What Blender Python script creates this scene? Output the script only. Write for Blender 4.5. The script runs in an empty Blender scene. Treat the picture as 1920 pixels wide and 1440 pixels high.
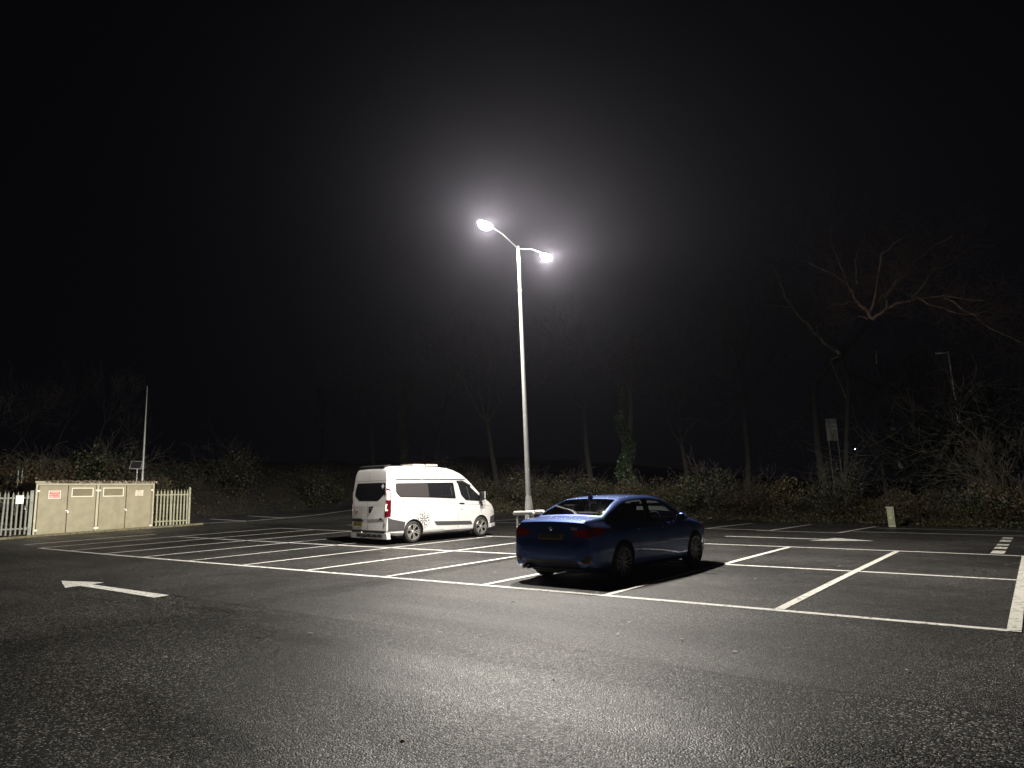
import bpy, bmesh, math, random
from mathutils import Vector, Matrix
from mathutils.bvhtree import BVHTree
S = bpy.context.scene
COL = S.collection
rad = math.radians
# ------------------------------------------------------------------ camera
CAM = (7.7245, -9.2313, 1.3188)
yaw, pit, rol = -0.6445, 0.1746, -0.0388
cy, sy, cp, sp, cr, sr = math.cos(yaw), math.sin(yaw), math.cos(pit), math.sin(pit), math.cos(rol), math.sin(rol)
fwd = Vector((sy*cp, cy*cp, sp)); rt = Vector((cy, -sy, 0)); up = rt.cross(fwd)
r2 = cr*rt+sr*up; u2 = -sr*rt+cr*up
cd = bpy.data.cameras.new('camera'); cam = bpy.data.objects.new('camera', cd); COL.objects.link(cam)
cam.matrix_world = Matrix(((r2.x, u2.x, -fwd.x, CAM[0]), (r2.y, u2.y, -fwd.y, CAM[1]), (r2.z, u2.z, -fwd.z, CAM[2]), (0, 0, 0, 1)))
cd.sensor_width = 36; cd.lens = 36*1285.84/1920; cd.clip_start = .05; cd.clip_end = 1500
S.camera = cam
# ------------------------------------------------------------------ world: night sky
w = bpy.data.worlds.new('World'); S.world = w; w.use_nodes = True
nt = w.node_tree; bg = nt.nodes['Background']
tc = nt.nodes.new('ShaderNodeTexCoord'); sx = nt.nodes.new('ShaderNodeSeparateXYZ'); rp = nt.nodes.new('ShaderNodeValToRGB')
nt.links.new(tc.outputs['Generated'], sx.inputs[0]); nt.links.new(sx.outputs['Z'], rp.inputs[0]); nt.links.new(rp.outputs[0], bg.inputs[0])
rp.color_ramp.elements[0].color = (.9, .95, 1.25, 1); rp.color_ramp.elements[1].color = (.45, .5, .8, 1); rp.color_ramp.elements[1].position = .7
bg.inputs[1].default_value = 0.0022
S.view_settings.view_transform = 'Standard'; S.view_settings.look = 'None'; S.view_settings.exposure = 0; S.view_settings.gamma = 1
S.cycles.use_denoising = True
S.cycles.max_bounces = 6; S.cycles.transparent_max_bounces = 12; S.cycles.volume_bounces = 0
S.cycles.sample_clamp_indirect = 4
# ------------------------------------------------------------------ street lamp light (the only lit luminaires)
HEADS = [(-2.20, 3.12, 8.1), (-2.33, 5.96, 8.1)]
POST = (-2.27, 4.56)
LAMP_W = 900.0
def lamp_light(name, loc, parent):
    ld = bpy.data.lights.new(name, 'POINT'); ld.energy = LAMP_W; ld.shadow_soft_size = .10; ld.color = (1, .945, .855)
    ld.use_nodes = True; n = ld.node_tree; em = n.nodes['Emission']
    g = n.nodes.new('ShaderNodeNewGeometry'); s = n.nodes.new('ShaderNodeSeparateXYZ'); ab = n.nodes.new('ShaderNodeMath'); ab.operation = 'MULTIPLY'; ab.inputs[1].default_value = 1.0
    n.links.new(g.outputs['Incoming'], s.inputs[0]); n.links.new(s.outputs['Z'], ab.inputs[0])
    mr = n.nodes.new('ShaderNodeMapRange'); mr.inputs['From Min'].default_value = -1; mr.inputs['From Max'].default_value = 1
    n.links.new(ab.outputs[0], mr.inputs['Value'])
    cv = n.nodes.new('ShaderNodeFloatCurve'); c = cv.mapping.curves[0]
    # 0 = straight down, 0.5 = level, 1 = straight up : batwing distribution of a road lantern
    P = [(0, .25), (.1, .26), (.2, .26), (.27, .27), (.32, .45), (.35, .80), (.375, .98), (.40, .68), (.45, .28), (.5, .14), (.56, .12), (.66, .03), (1, .02)]
    while len(c.points) < len(P): c.points.new(.5, .5)
    for p, (a, b) in zip(c.points, P): p.location = (a, b)
    cv.mapping.update(); n.links.new(mr.outputs[0], cv.inputs['Value'])
    m = n.nodes.new('ShaderNodeMath'); m.operation = 'MULTIPLY'; m.inputs[1].default_value = 28; n.links.new(cv.outputs[0], m.inputs[0]); 
    q = n.nodes.new('ShaderNodeMath'); q.operation = 'MULTIPLY'; n.links.new(s.outputs['Y'], q.inputs[0]); n.links.new(s.outputs['Y'], q.inputs[1])
    q2 = n.nodes.new('ShaderNodeMath'); q2.operation = 'MULTIPLY_ADD'; q2.inputs[1].default_value = -.80; q2.inputs[2].default_value = 1; n.links.new(q.outputs[0], q2.inputs[0])
    q3 = n.nodes.new('ShaderNodeMath'); q3.operation = 'MULTIPLY'; n.links.new(q2.outputs[0], q3.inputs[0]); n.links.new(m.outputs[0], q3.inputs[1]); n.links.new(q3.outputs[0], em.inputs['Strength'])
    o = bpy.data.objects.new(name, ld); COL.objects.link(o); o.location = loc; o.parent = parent
    return o
# ------------------------------------------------------------------ helpers
def tag(o, label=None, cat=None, group=None, kind=None):
    if label: o['label'] = label
    if cat: o['category'] = cat
    if group: o['group'] = group
    if kind: o['kind'] = kind
    return o
def empty(name, loc=(0, 0, 0), rot=(0, 0, 0)):
    o = bpy.data.objects.new(name, None); o.location = loc; o.rotation_euler = rot; COL.objects.link(o); o.empty_display_size = .2
    return o
def rotm(d):
    return Vector((0, 0, 1)).rotation_difference(Vector(d).normalized()).to_matrix()
class MB:
    def __init__(s): s.v = []; s.f = []; s.mi = []; s.cur = 0
    def add(s, vs, fs):
        b = len(s.v); s.v += [tuple(p) for p in vs]; s.f += [tuple(b+i for i in f) for f in fs]; s.mi += [s.cur]*len(fs); return s
    def box(s, c, d, R=None):
        x, y, z = d[0]/2, d[1]/2, d[2]/2
        vs = [Vector((a*x, b*y, e*z)) for e in (-1, 1) for b in (-1, 1) for a in (-1, 1)]
        if R is not None: vs = [R @ p for p in vs]
        return s.add([p+Vector(c) for p in vs], [(0, 2, 3, 1), (4, 5, 7, 6), (0, 1, 5, 4), (2, 6, 7, 3), (0, 4, 6, 2), (1, 3, 7, 5)])
    def tube(s, pts, rs, n=8, cap=True):
        pts = [Vector(p) for p in pts]; m = len(pts); b = []
        if not hasattr(rs, '__len__'): rs = [rs]*m
        t = (pts[1]-pts[0]).normalized(); a = t.orthogonal().normalized()
        for i in range(m):
            t = (pts[min(i+1, m-1)]-pts[max(i-1, 0)]).normalized(); a = (a-t*a.dot(t)).normalized(); c = t.cross(a)
            b += [pts[i]+(a*math.cos(k*2*math.pi/n)+c*math.sin(k*2*math.pi/n))*rs[i] for k in range(n)]
        f = [(i*n+k, i*n+(k+1) % n, (i+1)*n+(k+1) % n, (i+1)*n+k) for i in range(m-1) for k in range(n)]
        if cap: f += [tuple(range(n))[::-1], tuple((m-1)*n+k for k in range(n))]
        return s.add(b, f)
    def lathe(s, prof, n=24, R=None, c=(0, 0, 0), closed=False):
        R = R if R is not None else Matrix.Identity(3); c = Vector(c); m = len(prof); vs = []
        for r, z in prof:
            vs += [R @ Vector((r*math.cos(k*2*math.pi/n), r*math.sin(k*2*math.pi/n), z))+c for k in range(n)]
        f = [(i*n+k, i*n+(k+1) % n, ((i+1) % m)*n+(k+1) % n, ((i+1) % m)*n+k) for i in range(m if closed else m-1) for k in range(n)]
        return s.add(vs, f)
    def poly(s, pts, ext):
        n = len(pts); e = Vector(ext); p = [Vector(a) for a in pts]
        return s.add(p+[a+e for a in p], [tuple(range(n))[::-1], tuple(range(n, 2*n))]+[(i, (i+1) % n, (i+1) % n+n, i+n) for i in range(n)])
    def build(s, name, mats, parent=None, smooth=False, bevel=0, ang=35):
        me = bpy.data.meshes.new(name); me.from_pydata(s.v, [], s.f)
        mats = mats if isinstance(mats, (list, tuple)) else [mats]
        for m in mats: me.materials.append(m)
        if len(mats) > 1: me.polygons.foreach_set('material_index', s.mi)
        o = bpy.data.objects.new(name, me); COL.objects.link(o)
        if parent: o.parent = parent
        if bevel:
            b = o.modifiers.new('b', 'BEVEL'); b.width = bevel; b.segments = 2; b.limit_method = 'ANGLE'
        if smooth:
            me.shade_smooth(); me.set_sharp_from_angle(angle=rad(ang))
        return o
def fix_normals(o):
    bm = bmesh.new(); bm.from_mesh(o.data); bmesh.ops.recalc_face_normals(bm, faces=bm.faces); bm.to_mesh(o.data); bm.free()
def boolean(o, cut):
    m = o.modifiers.new('x', 'BOOLEAN'); m.object = cut; m.operation = 'DIFFERENCE'; m.solver = 'EXACT'
    bpy.context.view_layer.update(); dg = bpy.context.evaluated_depsgraph_get()
    me = bpy.data.meshes.new_from_object(o.evaluated_get(dg)); o.modifiers.clear(); old = o.data; nm = old.name; o.data = me; bpy.data.meshes.remove(old); me.name = nm
    bpy.data.objects.remove(cut)
def sstep(a, b, x):
    t = max(0, min(1, (x-a)/(b-a))); return t*t*(3-2*t)
def interp(T, x):
    if x <= T[0][0]: return T[0][1]
    for (a, b), (c, d) in zip(T, T[1:]):
        if x <= c: return b+(d-b)*(x-a)/(c-a)
    return T[-1][1]
# ------------------------------------------------------------------ materials
def mat(name, col, rough=.6, metal=0, spec=.5, noise=0, nscale=8, bump=0, bscale=40, coat=0, emit=None, estr=0, detail=4, col2=None):
    m = bpy.data.materials.new(name); m.use_nodes = True; n = m.node_tree; b = n.nodes['Principled BSDF']
    b.inputs['Base Color'].default_value = (*col, 1); b.inputs['Roughness'].default_value = rough; b.inputs['Metallic'].default_value = metal
    b.inputs['Specular IOR Level'].default_value = spec; b.inputs['Coat Weight'].default_value = coat; b.inputs['Coat Roughness'].default_value = .04
    if emit: b.inputs['Emission Color'].default_value = (*emit, 1); b.inputs['Emission Strength'].default_value = estr
    if noise or bump:
        t = n.nodes.new('ShaderNodeTexCoord')
    if noise:
        no = n.nodes.new('ShaderNodeTexNoise'); no.inputs['Scale'].default_value = nscale; no.inputs['Detail'].default_value = detail; n.links.new(t.outputs['Object'], no.inputs[0])
        r = n.nodes.new('ShaderNodeValToRGB'); r.color_ramp.elements[0].position = .32; r.color_ramp.elements[1].position = .68
        c2 = col2 if col2 else tuple(min(1, c*(1+noise)) for c in col)
        r.color_ramp.elements[0].color = (*[c*(1-noise) if not col2 else c for c in col], 1); r.color_ramp.elements[1].color = (*c2, 1)
        n.links.new(no.outputs[0], r.inputs[0]); n.links.new(r.outputs[0], b.inputs['Base Color'])
    if bump:
        nb = n.nodes.new('ShaderNodeTexNoise'); nb.inputs['Scale'].default_value = bscale; n.links.new(t.outputs['Object'], nb.inputs[0])
        bp = n.nodes.new('ShaderNodeBump'); bp.inputs['Strength'].default_value = bump; bp.inputs['Distance'].default_value = .01; n.links.new(nb.outputs[0], bp.inputs['Height']); n.links.new(bp.outputs[0], b.inputs['Normal'])
    return m
def leafmat(name, cols, rough=.6):
    m = bpy.data.materials.new(name); m.use_nodes = True; n = m.node_tree; b = n.nodes['Principled BSDF']; b.inputs['Roughness'].default_value = rough; b.inputs['Specular IOR Level'].default_value = .4
    g = n.nodes.new('ShaderNodeNewGeometry'); r = n.nodes.new('ShaderNodeValToRGB'); r.color_ramp.interpolation = 'CONSTANT'
    e = r.color_ramp.elements
    while len(e) < len(cols): e.new(.5)
    for i, (p, c) in enumerate(cols): e[i].position = p; e[i].color = (*c, 1)
    n.links.new(g.outputs['Random Per Island'], r.inputs[0]); n.links.new(r.outputs[0], b.inputs['Base Color'])
    return m
def glassmat(name, tint, rough=.02, strength=1.0):
    m = bpy.data.materials.new(name); m.use_nodes = True; n = m.node_tree; n.nodes.remove(n.nodes['Principled BSDF'])
    out = n.nodes['Material Output']; t = n.nodes.new('ShaderNodeBsdfTransparent'); t.inputs[0].default_value = (*tint, 1)
    g = n.nodes.new('ShaderNodeBsdfGlossy'); g.inputs['Roughness'].default_value = rough; g.inputs[0].default_value = (strength, strength, strength, 1)
    f = n.nodes.new('ShaderNodeFresnel'); f.inputs[0].default_value = 1.55; x = n.nodes.new('ShaderNodeMixShader')
    n.links.new(f.outputs[0], x.inputs[0]); n.links.new(t.outputs[0], x.inputs[1]); n.links.new(g.outputs[0], x.inputs[2]); n.links.new(x.outputs[0], out.inputs[0])
    return m
def asphalt_mat():
    m = bpy.data.materials.new('asphalt'); m.use_nodes = True; n = m.node_tree; b = n.nodes['Principled BSDF']; L = n.links
    t = n.nodes.new('ShaderNodeTexCoord')
    def vor(sc):
        q = n.nodes.new('ShaderNodeTexVoronoi'); q.inputs['Scale'].default_value = sc; L.new(t.outputs['Object'], q.inputs['Vector']); return q
    xyz = n.nodes.new('ShaderNodeSeparateXYZ'); L.new(t.outputs['Object'], xyz.inputs[0])
    def ramp(a, b_, c, d, src):
        q = n.nodes.new('ShaderNodeMapRange'); q.inputs['From Min'].default_value = a; q.inputs['From Max'].default_value = b_; q.inputs['To Min'].default_value = c; q.inputs['To Max'].default_value = d; L.new(src, q.inputs[0]); return q.outputs[0]
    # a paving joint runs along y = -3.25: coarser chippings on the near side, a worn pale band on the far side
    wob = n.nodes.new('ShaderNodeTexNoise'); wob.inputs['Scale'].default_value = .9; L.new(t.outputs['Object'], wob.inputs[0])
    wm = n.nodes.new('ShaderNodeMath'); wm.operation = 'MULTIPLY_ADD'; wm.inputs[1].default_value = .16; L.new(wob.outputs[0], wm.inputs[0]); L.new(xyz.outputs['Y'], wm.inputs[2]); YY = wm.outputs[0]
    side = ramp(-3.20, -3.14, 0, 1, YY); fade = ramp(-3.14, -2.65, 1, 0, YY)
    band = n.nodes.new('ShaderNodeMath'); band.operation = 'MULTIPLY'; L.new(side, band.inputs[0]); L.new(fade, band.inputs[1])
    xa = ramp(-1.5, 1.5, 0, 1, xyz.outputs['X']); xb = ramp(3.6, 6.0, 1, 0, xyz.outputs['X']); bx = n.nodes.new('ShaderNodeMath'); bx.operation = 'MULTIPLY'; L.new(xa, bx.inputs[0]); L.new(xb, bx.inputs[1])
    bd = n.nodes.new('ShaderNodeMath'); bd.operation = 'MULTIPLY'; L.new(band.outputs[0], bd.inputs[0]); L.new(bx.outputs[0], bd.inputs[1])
    va, vb = vor(76), vor(120); vm = n.nodes.new('ShaderNodeMix'); vm.data_type = 'RGBA'; L.new(side, vm.inputs['Factor']); L.new(va.outputs['Color'], vm.inputs['A']); L.new(vb.outputs['Color'], vm.inputs['B'])
    dm = n.nodes.new('ShaderNodeMix'); L.new(side, dm.inputs['Factor']); L.new(va.outputs['Distance'], dm.inputs['A']); L.new(vb.outputs['Distance'], dm.inputs['B'])
    r = n.nodes.new('ShaderNodeValToRGB'); e = r.color_ramp.elements; e[0].color = (.003, .003, .003, 1); e[1].color = (.30, .285, .27, 1); e[0].position = 0; e[1].position = 1
    a = e.new(.50); a.color = (.004, .004, .004, 1); a = e.new(.80); a.color = (.024, .0228, .0215, 1)
    sep = n.nodes.new('ShaderNodeSeparateColor'); L.new(vm.outputs['Result'], sep.inputs[0]); L.new(sep.outputs[0], r.inputs[0])
    big = n.nodes.new('ShaderNodeTexNoise'); big.inputs['Scale'].default_value = .35; big.inputs['Detail'].default_value = 5; L.new(t.outputs['Object'], big.inputs[0])
    br = n.nodes.new('ShaderNodeMapRange'); br.inputs['From Min'].default_value = .3; br.inputs['From Max'].default_value = .7; br.inputs['To Min'].default_value = .5; br.inputs['To Max'].default_value = 1.5; L.new(big.outputs[0], br.inputs[0])
    mx = n.nodes.new('ShaderNodeVectorMath'); mx.operation = 'SCALE'; L.new(r.outputs[0], mx.inputs[0]); L.new(br.outputs[0], mx.inputs['Scale'])
    # streaky oil / tyre stains
    st = n.nodes.new('ShaderNodeTexNoise'); st.inputs['Scale'].default_value = 1.6; st.inputs['Detail'].default_value = 7; st.inputs['Roughness'].default_value = .65; L.new(t.outputs['Object'], st.inputs[0])
    sr_ = n.nodes.new('ShaderNodeMapRange'); sr_.inputs['From Min'].default_value = .55; sr_.inputs['From Max'].default_value = .72; sr_.inputs['To Min'].default_value = 1; sr_.inputs['To Max'].default_value = .55; L.new(st.outputs[0], sr_.inputs[0])
    m2 = n.nodes.new('ShaderNodeVectorMath'); m2.operation = 'SCALE'; L.new(mx.outputs[0], m2.inputs[0]); L.new(sr_.outputs[0], m2.inputs['Scale'])
    
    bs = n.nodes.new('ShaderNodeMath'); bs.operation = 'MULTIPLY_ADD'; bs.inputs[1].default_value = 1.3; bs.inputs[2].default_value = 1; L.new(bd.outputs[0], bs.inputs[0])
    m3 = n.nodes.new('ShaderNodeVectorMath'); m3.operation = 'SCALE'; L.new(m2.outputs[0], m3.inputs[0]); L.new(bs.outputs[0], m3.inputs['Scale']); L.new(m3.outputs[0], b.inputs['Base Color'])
    rr = n.nodes.new('ShaderNodeMapRange'); rr.inputs['To Min'].default_value = .36; rr.inputs['To Max'].default_value = .66; L.new(sep.outputs[1], rr.inputs[0]); 
    # polished wheel tracks: long streaks with smoother, slightly paler stone
    mpg = n.nodes.new('ShaderNodeMapping'); mpg.inputs['Scale'].default_value = (.10, .9, 1); mpg.inputs['Rotation'].default_value = (0, 0, .08); L.new(t.outputs['Object'], mpg.inputs[0])
    trk = n.nodes.new('ShaderNodeTexNoise'); trk.inputs['Scale'].default_value = 1.0; trk.inputs['Detail'].default_value = 4; L.new(mpg.outputs[0], trk.inputs[0])
    tr = n.nodes.new('ShaderNodeMapRange'); tr.inputs['From Min'].default_value = .45; tr.inputs['From Max'].default_value = .68; tr.inputs['To Min'].default_value = .09; tr.inputs['To Max'].default_value = -.09; L.new(trk.outputs[0], tr.inputs[0])
    ra = n.nodes.new('ShaderNodeMath'); ra.operation = 'ADD'; L.new(rr.outputs[0], ra.inputs[0]); L.new(tr.outputs[0], ra.inputs[1]); L.new(ra.outputs[0], b.inputs['Roughness'])
    b.inputs['Specular IOR Level'].default_value = .36
    bp = n.nodes.new('ShaderNodeBump'); bp.inputs['Strength'].default_value = .75; bp.inputs['Distance'].default_value = .006; bp.invert = True; L.new(dm.outputs['Result'], bp.inputs['Height']); L.new(bp.outputs[0], b.inputs['Normal'])
    return m
def paint_mat(name, col):
    m = bpy.data.materials.new(name); m.use_nodes = True; n = m.node_tree; b = n.nodes['Principled BSDF']; L = n.links; t = n.nodes.new('ShaderNodeTexCoord')
    a = n.nodes.new('ShaderNodeTexNoise'); a.inputs['Scale'].default_value = 14; a.inputs['Detail'].default_value = 8; a.inputs['Roughness'].default_value = .7; L.new(t.outputs['Object'], a.inputs[0])
    r = n.nodes.new('ShaderNodeValToRGB'); e = r.color_ramp.elements; e[0].position = .37; e[0].color = (*[c*.10 for c in col], 1); e[1].position = .46; e[1].color = (*[c*.9 for c in col], 1); x = e.new(.7); x.color = (*col, 1)
    L.new(a.outputs[0], r.inputs[0]); L.new(r.outputs[0], b.inputs['Base Color']); b.inputs['Roughness'].default_value = .55
    bp = n.nodes.new('ShaderNodeBump'); bp.inputs['Strength'].default_value = .4; bp.inputs['Distance'].default_value = .004
    v = n.nodes.new('ShaderNodeTexVoronoi'); v.inputs['Scale'].default_value = 95; L.new(t.outputs['Object'], v.inputs['Vector']); L.new(v.outputs['Distance'], bp.inputs['Height']); L.new(bp.outputs[0], b.inputs['Normal'])
    return m
ASPH = asphalt_mat(); PAINT = paint_mat('road_paint', (.80, .79, .74)); PAINTY = paint_mat('aged_paint', (.76, .74, .66))
SOIL = mat('soil', (.020, .017, .011), .95, noise=.5, nscale=3, bump=.6, bscale=12)
GALV = mat('galvanised', (.42, .43, .42), .5, .35, noise=.15, nscale=6)
WHITEMETAL = mat('pale_metal', (.40, .40, .39), .45, .2, noise=.08, nscale=5)
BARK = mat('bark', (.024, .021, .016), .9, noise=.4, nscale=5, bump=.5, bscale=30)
TWIG = mat('twig', (.034, .027, .020), .85, noise=.3, nscale=3)
RTWIG = mat('reddish_twig', (.17, .10, .075), .85, noise=.3, nscale=3)
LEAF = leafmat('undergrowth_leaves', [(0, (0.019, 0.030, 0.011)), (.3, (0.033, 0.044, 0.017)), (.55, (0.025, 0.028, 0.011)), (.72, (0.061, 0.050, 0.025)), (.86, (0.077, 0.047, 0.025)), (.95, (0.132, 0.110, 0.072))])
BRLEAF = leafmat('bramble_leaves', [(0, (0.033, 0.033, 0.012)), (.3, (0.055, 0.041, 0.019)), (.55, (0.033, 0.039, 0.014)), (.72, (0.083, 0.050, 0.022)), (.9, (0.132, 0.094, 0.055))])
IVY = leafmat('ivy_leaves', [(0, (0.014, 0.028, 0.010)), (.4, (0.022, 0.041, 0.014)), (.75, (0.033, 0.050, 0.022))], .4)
BLACKP = mat('black_plastic', (.012, .012, .013), .5)
RUBBER = mat('rubber', (.022, .021, .021), .8, noise=.3, nscale=20)
# ------------------------------------------------------------------ ground shape
def G(x, y):
    x = max(-31, min(11, x)); y = max(-14, min(24, y))
    return -.02473*x+.01092*y-.0002273*x*x-.0007246*x*y-.0004047*y*y-.000012912*x**3
EDGE = [(16, 22.6), (5, 21.9), (-6, 21.5), (-12, 22.2), (-18, 22.8), (-26, 24), (-31, 24.5), (-32.2, 18), (-31.5, 9.1), (-26.6, 8.9), (-26.3, -12), (-27, -40)]
def edge_dist(x, y):
    """distance outside the tarmac (positive beyond the far edge)"""
    best = 1e9; 
    for (ax, ay), (bx, by) in zip(EDGE, EDGE[1:]):
        dx, dy = bx-ax, by-ay; t = max(0, min(1, ((x-ax)*dx+(y-ay)*dy)/(dx*dx+dy*dy)))
        ex, ey = x-ax-t*dx, y-ay-t*dy; d = math.hypot(ex, ey)
        if d < best: best = d
    ins = False; P = EDGE+[(60, -40), (60, 22.6)]
    for (ax, ay), (bx, by) in zip(P, P[1:]+P[:1]):
        if (ay > y) != (by > y) and x < (bx-ax)*(y-ay)/(by-ay)+ax: ins = not ins
    return -best if ins else best
def hillf(x, y):
    return .25+.75*sstep(2, -16, x)
def T(x, y):
    d = edge_dist(x, y); g = G(x, y)
    if d <= 0: return g
    return g+1.3*sstep(-26.4, -30.5, x)*sstep(0, 3, d)+hillf(x, y)*(1.5*(1-math.exp(-d/3.0))+.11*sstep(-25, -34, x)*sstep(110, 60, y)*max(0, min(d, 16)-1.5))+.18*math.sin(x*1.3+y*.7)*sstep(.5, 3, d)
xs = [-400, -200, -120, -90, -75, -65]+[-60+i for i in range(76)]+[17, 20, 24, 30, 40, 60, 120, 400]
ys = [-400, -120, -60, -40, -30, -22, -18]+[-16+i for i in range(76)]+[65, 80, 110, 200, 400]
m = MB(); nx = len(xs); ny = len(ys)
vs = []; D = {}
for j, y in enumerate(ys):
    for i, x in enumerate(xs): vs.append((x, y, T(x, y)))
fs = []
for j in range(ny-1):
    for i in range(nx-1):
        cx_, cy_ = (xs[i]+xs[i+1])/2, (ys[j]+ys[j+1])/2
        fs.append((j*nx+i, j*nx+i+1, (j+1)*nx+i+1, (j+1)*nx+i)); m.mi.append(0 if edge_dist(cx_, cy_) < .35 else 1)
m.v = vs; m.f = fs
tag(m.build('ground', [ASPH, SOIL], None, True, ang=80), kind='structure')
# ------------------------------------------------------------------ painted markings
KW, ROW = 2.4336, 4.703
def line(mb, a, b, wd, z=.005):
    a = Vector(a); b = Vector(b); d = b-a; n = max(1, int(d.length/.8)); d.normalize(); p = Vector((-d.y, d.x))*wd/2; L = (b-a).length
    vs = []
    for i in range(n+1):
        c = a+d*L*i/n
        for s in (-1, 1): q = c+p*s; vs.append((q.x, q.y, G(q.x, q.y)+z))
    mb.add(vs, [(2*i, 2*i+2, 2*i+3, 2*i+1) for i in range(n)])
m = MB()
for j in range(3): line(m, (-8*KW-.05, ROW*j), (3*KW+(.0 if j < 2 else 9), ROW*j), .125)
for k in range(0, 9): line(m, ((k-8)*KW, .055), ((k-8)*KW, 2*ROW-.055), .16 if k < 4 else .12, .009)
line(m, (KW-.07, .055), (KW-.03, ROW-.055), .11, .009)
line(m, (-9*KW+.1, .3), (-9*KW+.1, 5.0), .17)
for a, b in [((-26.7, 9.2), (-26.0, 11.9)), ((-26.0, 11.9), (-26.5, 14.6)), ((-26.5, 14.6), (-27.3, 17.2)), ((-27.3, 17.2), (-30.0, 22.3)),
             ((-29.6, 11.75), (-26.0, 11.75)), ((-30.2, 14.4), (-26.5, 14.4)), ((-14, 17.9), (-13.6, 20.6)), ((-18.2, 12.1), (-17.4, 12.1)),
             ((-13.6, 16.6), (-.2, 16.2)), ((-2.5, 16.3), (-2.35, 21.1)), ((-4.7, 16.35), (-4.5, 20.9)), ((-.1, 16.1), (0, 21.3)), ((-7.1, 16.4), (-6.9, 21)), ((-9.6, 16.5), (-9.4, 21.2)),
             ((-.5, 15.85), (2.2, 15.75)), ((2.2, 15.8), (2.45, 21)), ((2.45, 16.8), (12, 17.7)), ((2.66, 19.7), (12, 21.2))]:
    line(m, a, b, .14, .007)
tag(m.build('parking_lines', PAINT), kind='structure')
m = MB()
line(m, (KW, ROW+.06), (KW, 2*ROW-.06), .13, .009); line(m, (2*KW, .055), (2*KW, 2*ROW-.06), .12, .009); line(m, (3*KW, -.06), (3*KW-.02, 2*ROW-.06), .13, .009)
tag(m.build('wide_bay_lines', PAINTY), kind='structure')
def ground_poly(mb, pts, z=.006):
    mb.add([(x, y, G(x, y)+z) for x, y in pts], [tuple(range(len(pts)))])
m = MB(); ground_poly(m, [(-7.13, -3.47), (-5.6, -3.48), (-4.06, -3.53), (-4.1, -3.26), (-5.6, -3.26), (-7.13, -3.25)]); ground_poly(m, [(-8.47, -3.3), (-7.12, -3.72), (-7.13, -3.47), (-7.13, -3.25), (-7.2, -3.0)])
tag(m.build('direction_arrow', PAINT), kind='structure')
m = MB(); ground_poly(m, [(-.4, 12.4), (1.0, 12.4), (2.55, 12.4), (2.55, 12.62), (1.0, 12.62), (-.4, 12.62)]); ground_poly(m, [(2.55, 12.4), (2.3, 11.75), (3.85, 12.5), (2.65, 13.25), (2.55, 12.62)])
tag(m.build('direction_arrow', PAINT), kind='structure')
m = MB()
for k, (a, b) in enumerate([(9.75, 10.6), (11.2, 11.9), (12.4, 13.0), (13.9, 14.9), (15.4, 16.2)]):
    for x0 in (6.64, 7.27): ground_poly(m, [(x0, a), (x0+.25, a), (x0+.26, b), (x0+.01, b)], .008)
tag(m.build('crossing_marks', PAINTY), kind='structure')
# kerb under the cabinet and the two fences
KERB = mat('kerb_stone', (.12, .105, .06), .9, noise=.35, nscale=7, bump=.4)
m = MB(); n = 30
for i in range(n):
    y0, y1 = -6+15.2*i/n, -6+15.2*(i+1)/n-.012
    vs = []
    for (x, h) in ((-25.72, -.1), (-25.72, .07), (-25.75, .09), (-25.9, .09), (-25.9, -.1)):
        for y in (y0, y1): vs.append((x, y, G(-25.8, y)+h))
    m.add(vs, [(2*k, 2*k+1, 2*k+3, 2*k+2) for k in range(4)]+[(0, 2, 4, 6, 8), (1, 9, 7, 5, 3)])
tag(m.build('kerb', KERB), kind='structure')
# fallen leaves and specks lying on the tarmac
random.seed(5); m = MB()
for i in range(900):
    x = random.uniform(-25, 11); y = random.uniform(-6, 21)
    if i > 350: x = random.uniform(-16, 11); y = 21.6-abs(random.gauss(0, .7))
    s = random.uniform(.012, .035)*(1 if y < 14 else 1.5); a = random.uniform(0, 6.28); z = G(x, y)+.012
    m.add([(x+s*math.cos(a+q)*f, y+s*math.sin(a+q)*f, z+random.uniform(0, .012)) for q, f in ((0, 1.4), (1.4, .7), (3.1, 1.2), (4.6, .8))], [(0, 1, 2, 3)])
tag(m.build('fallen_leaves', leafmat('litter', [(0, (.30, .26, .20)), (.4, (.14, .09, .05)), (.7, (.45, .42, .36))])), 'pale dead leaves and grit scattered over the tarmac', 'leaf litter', kind='stuff')
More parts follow.
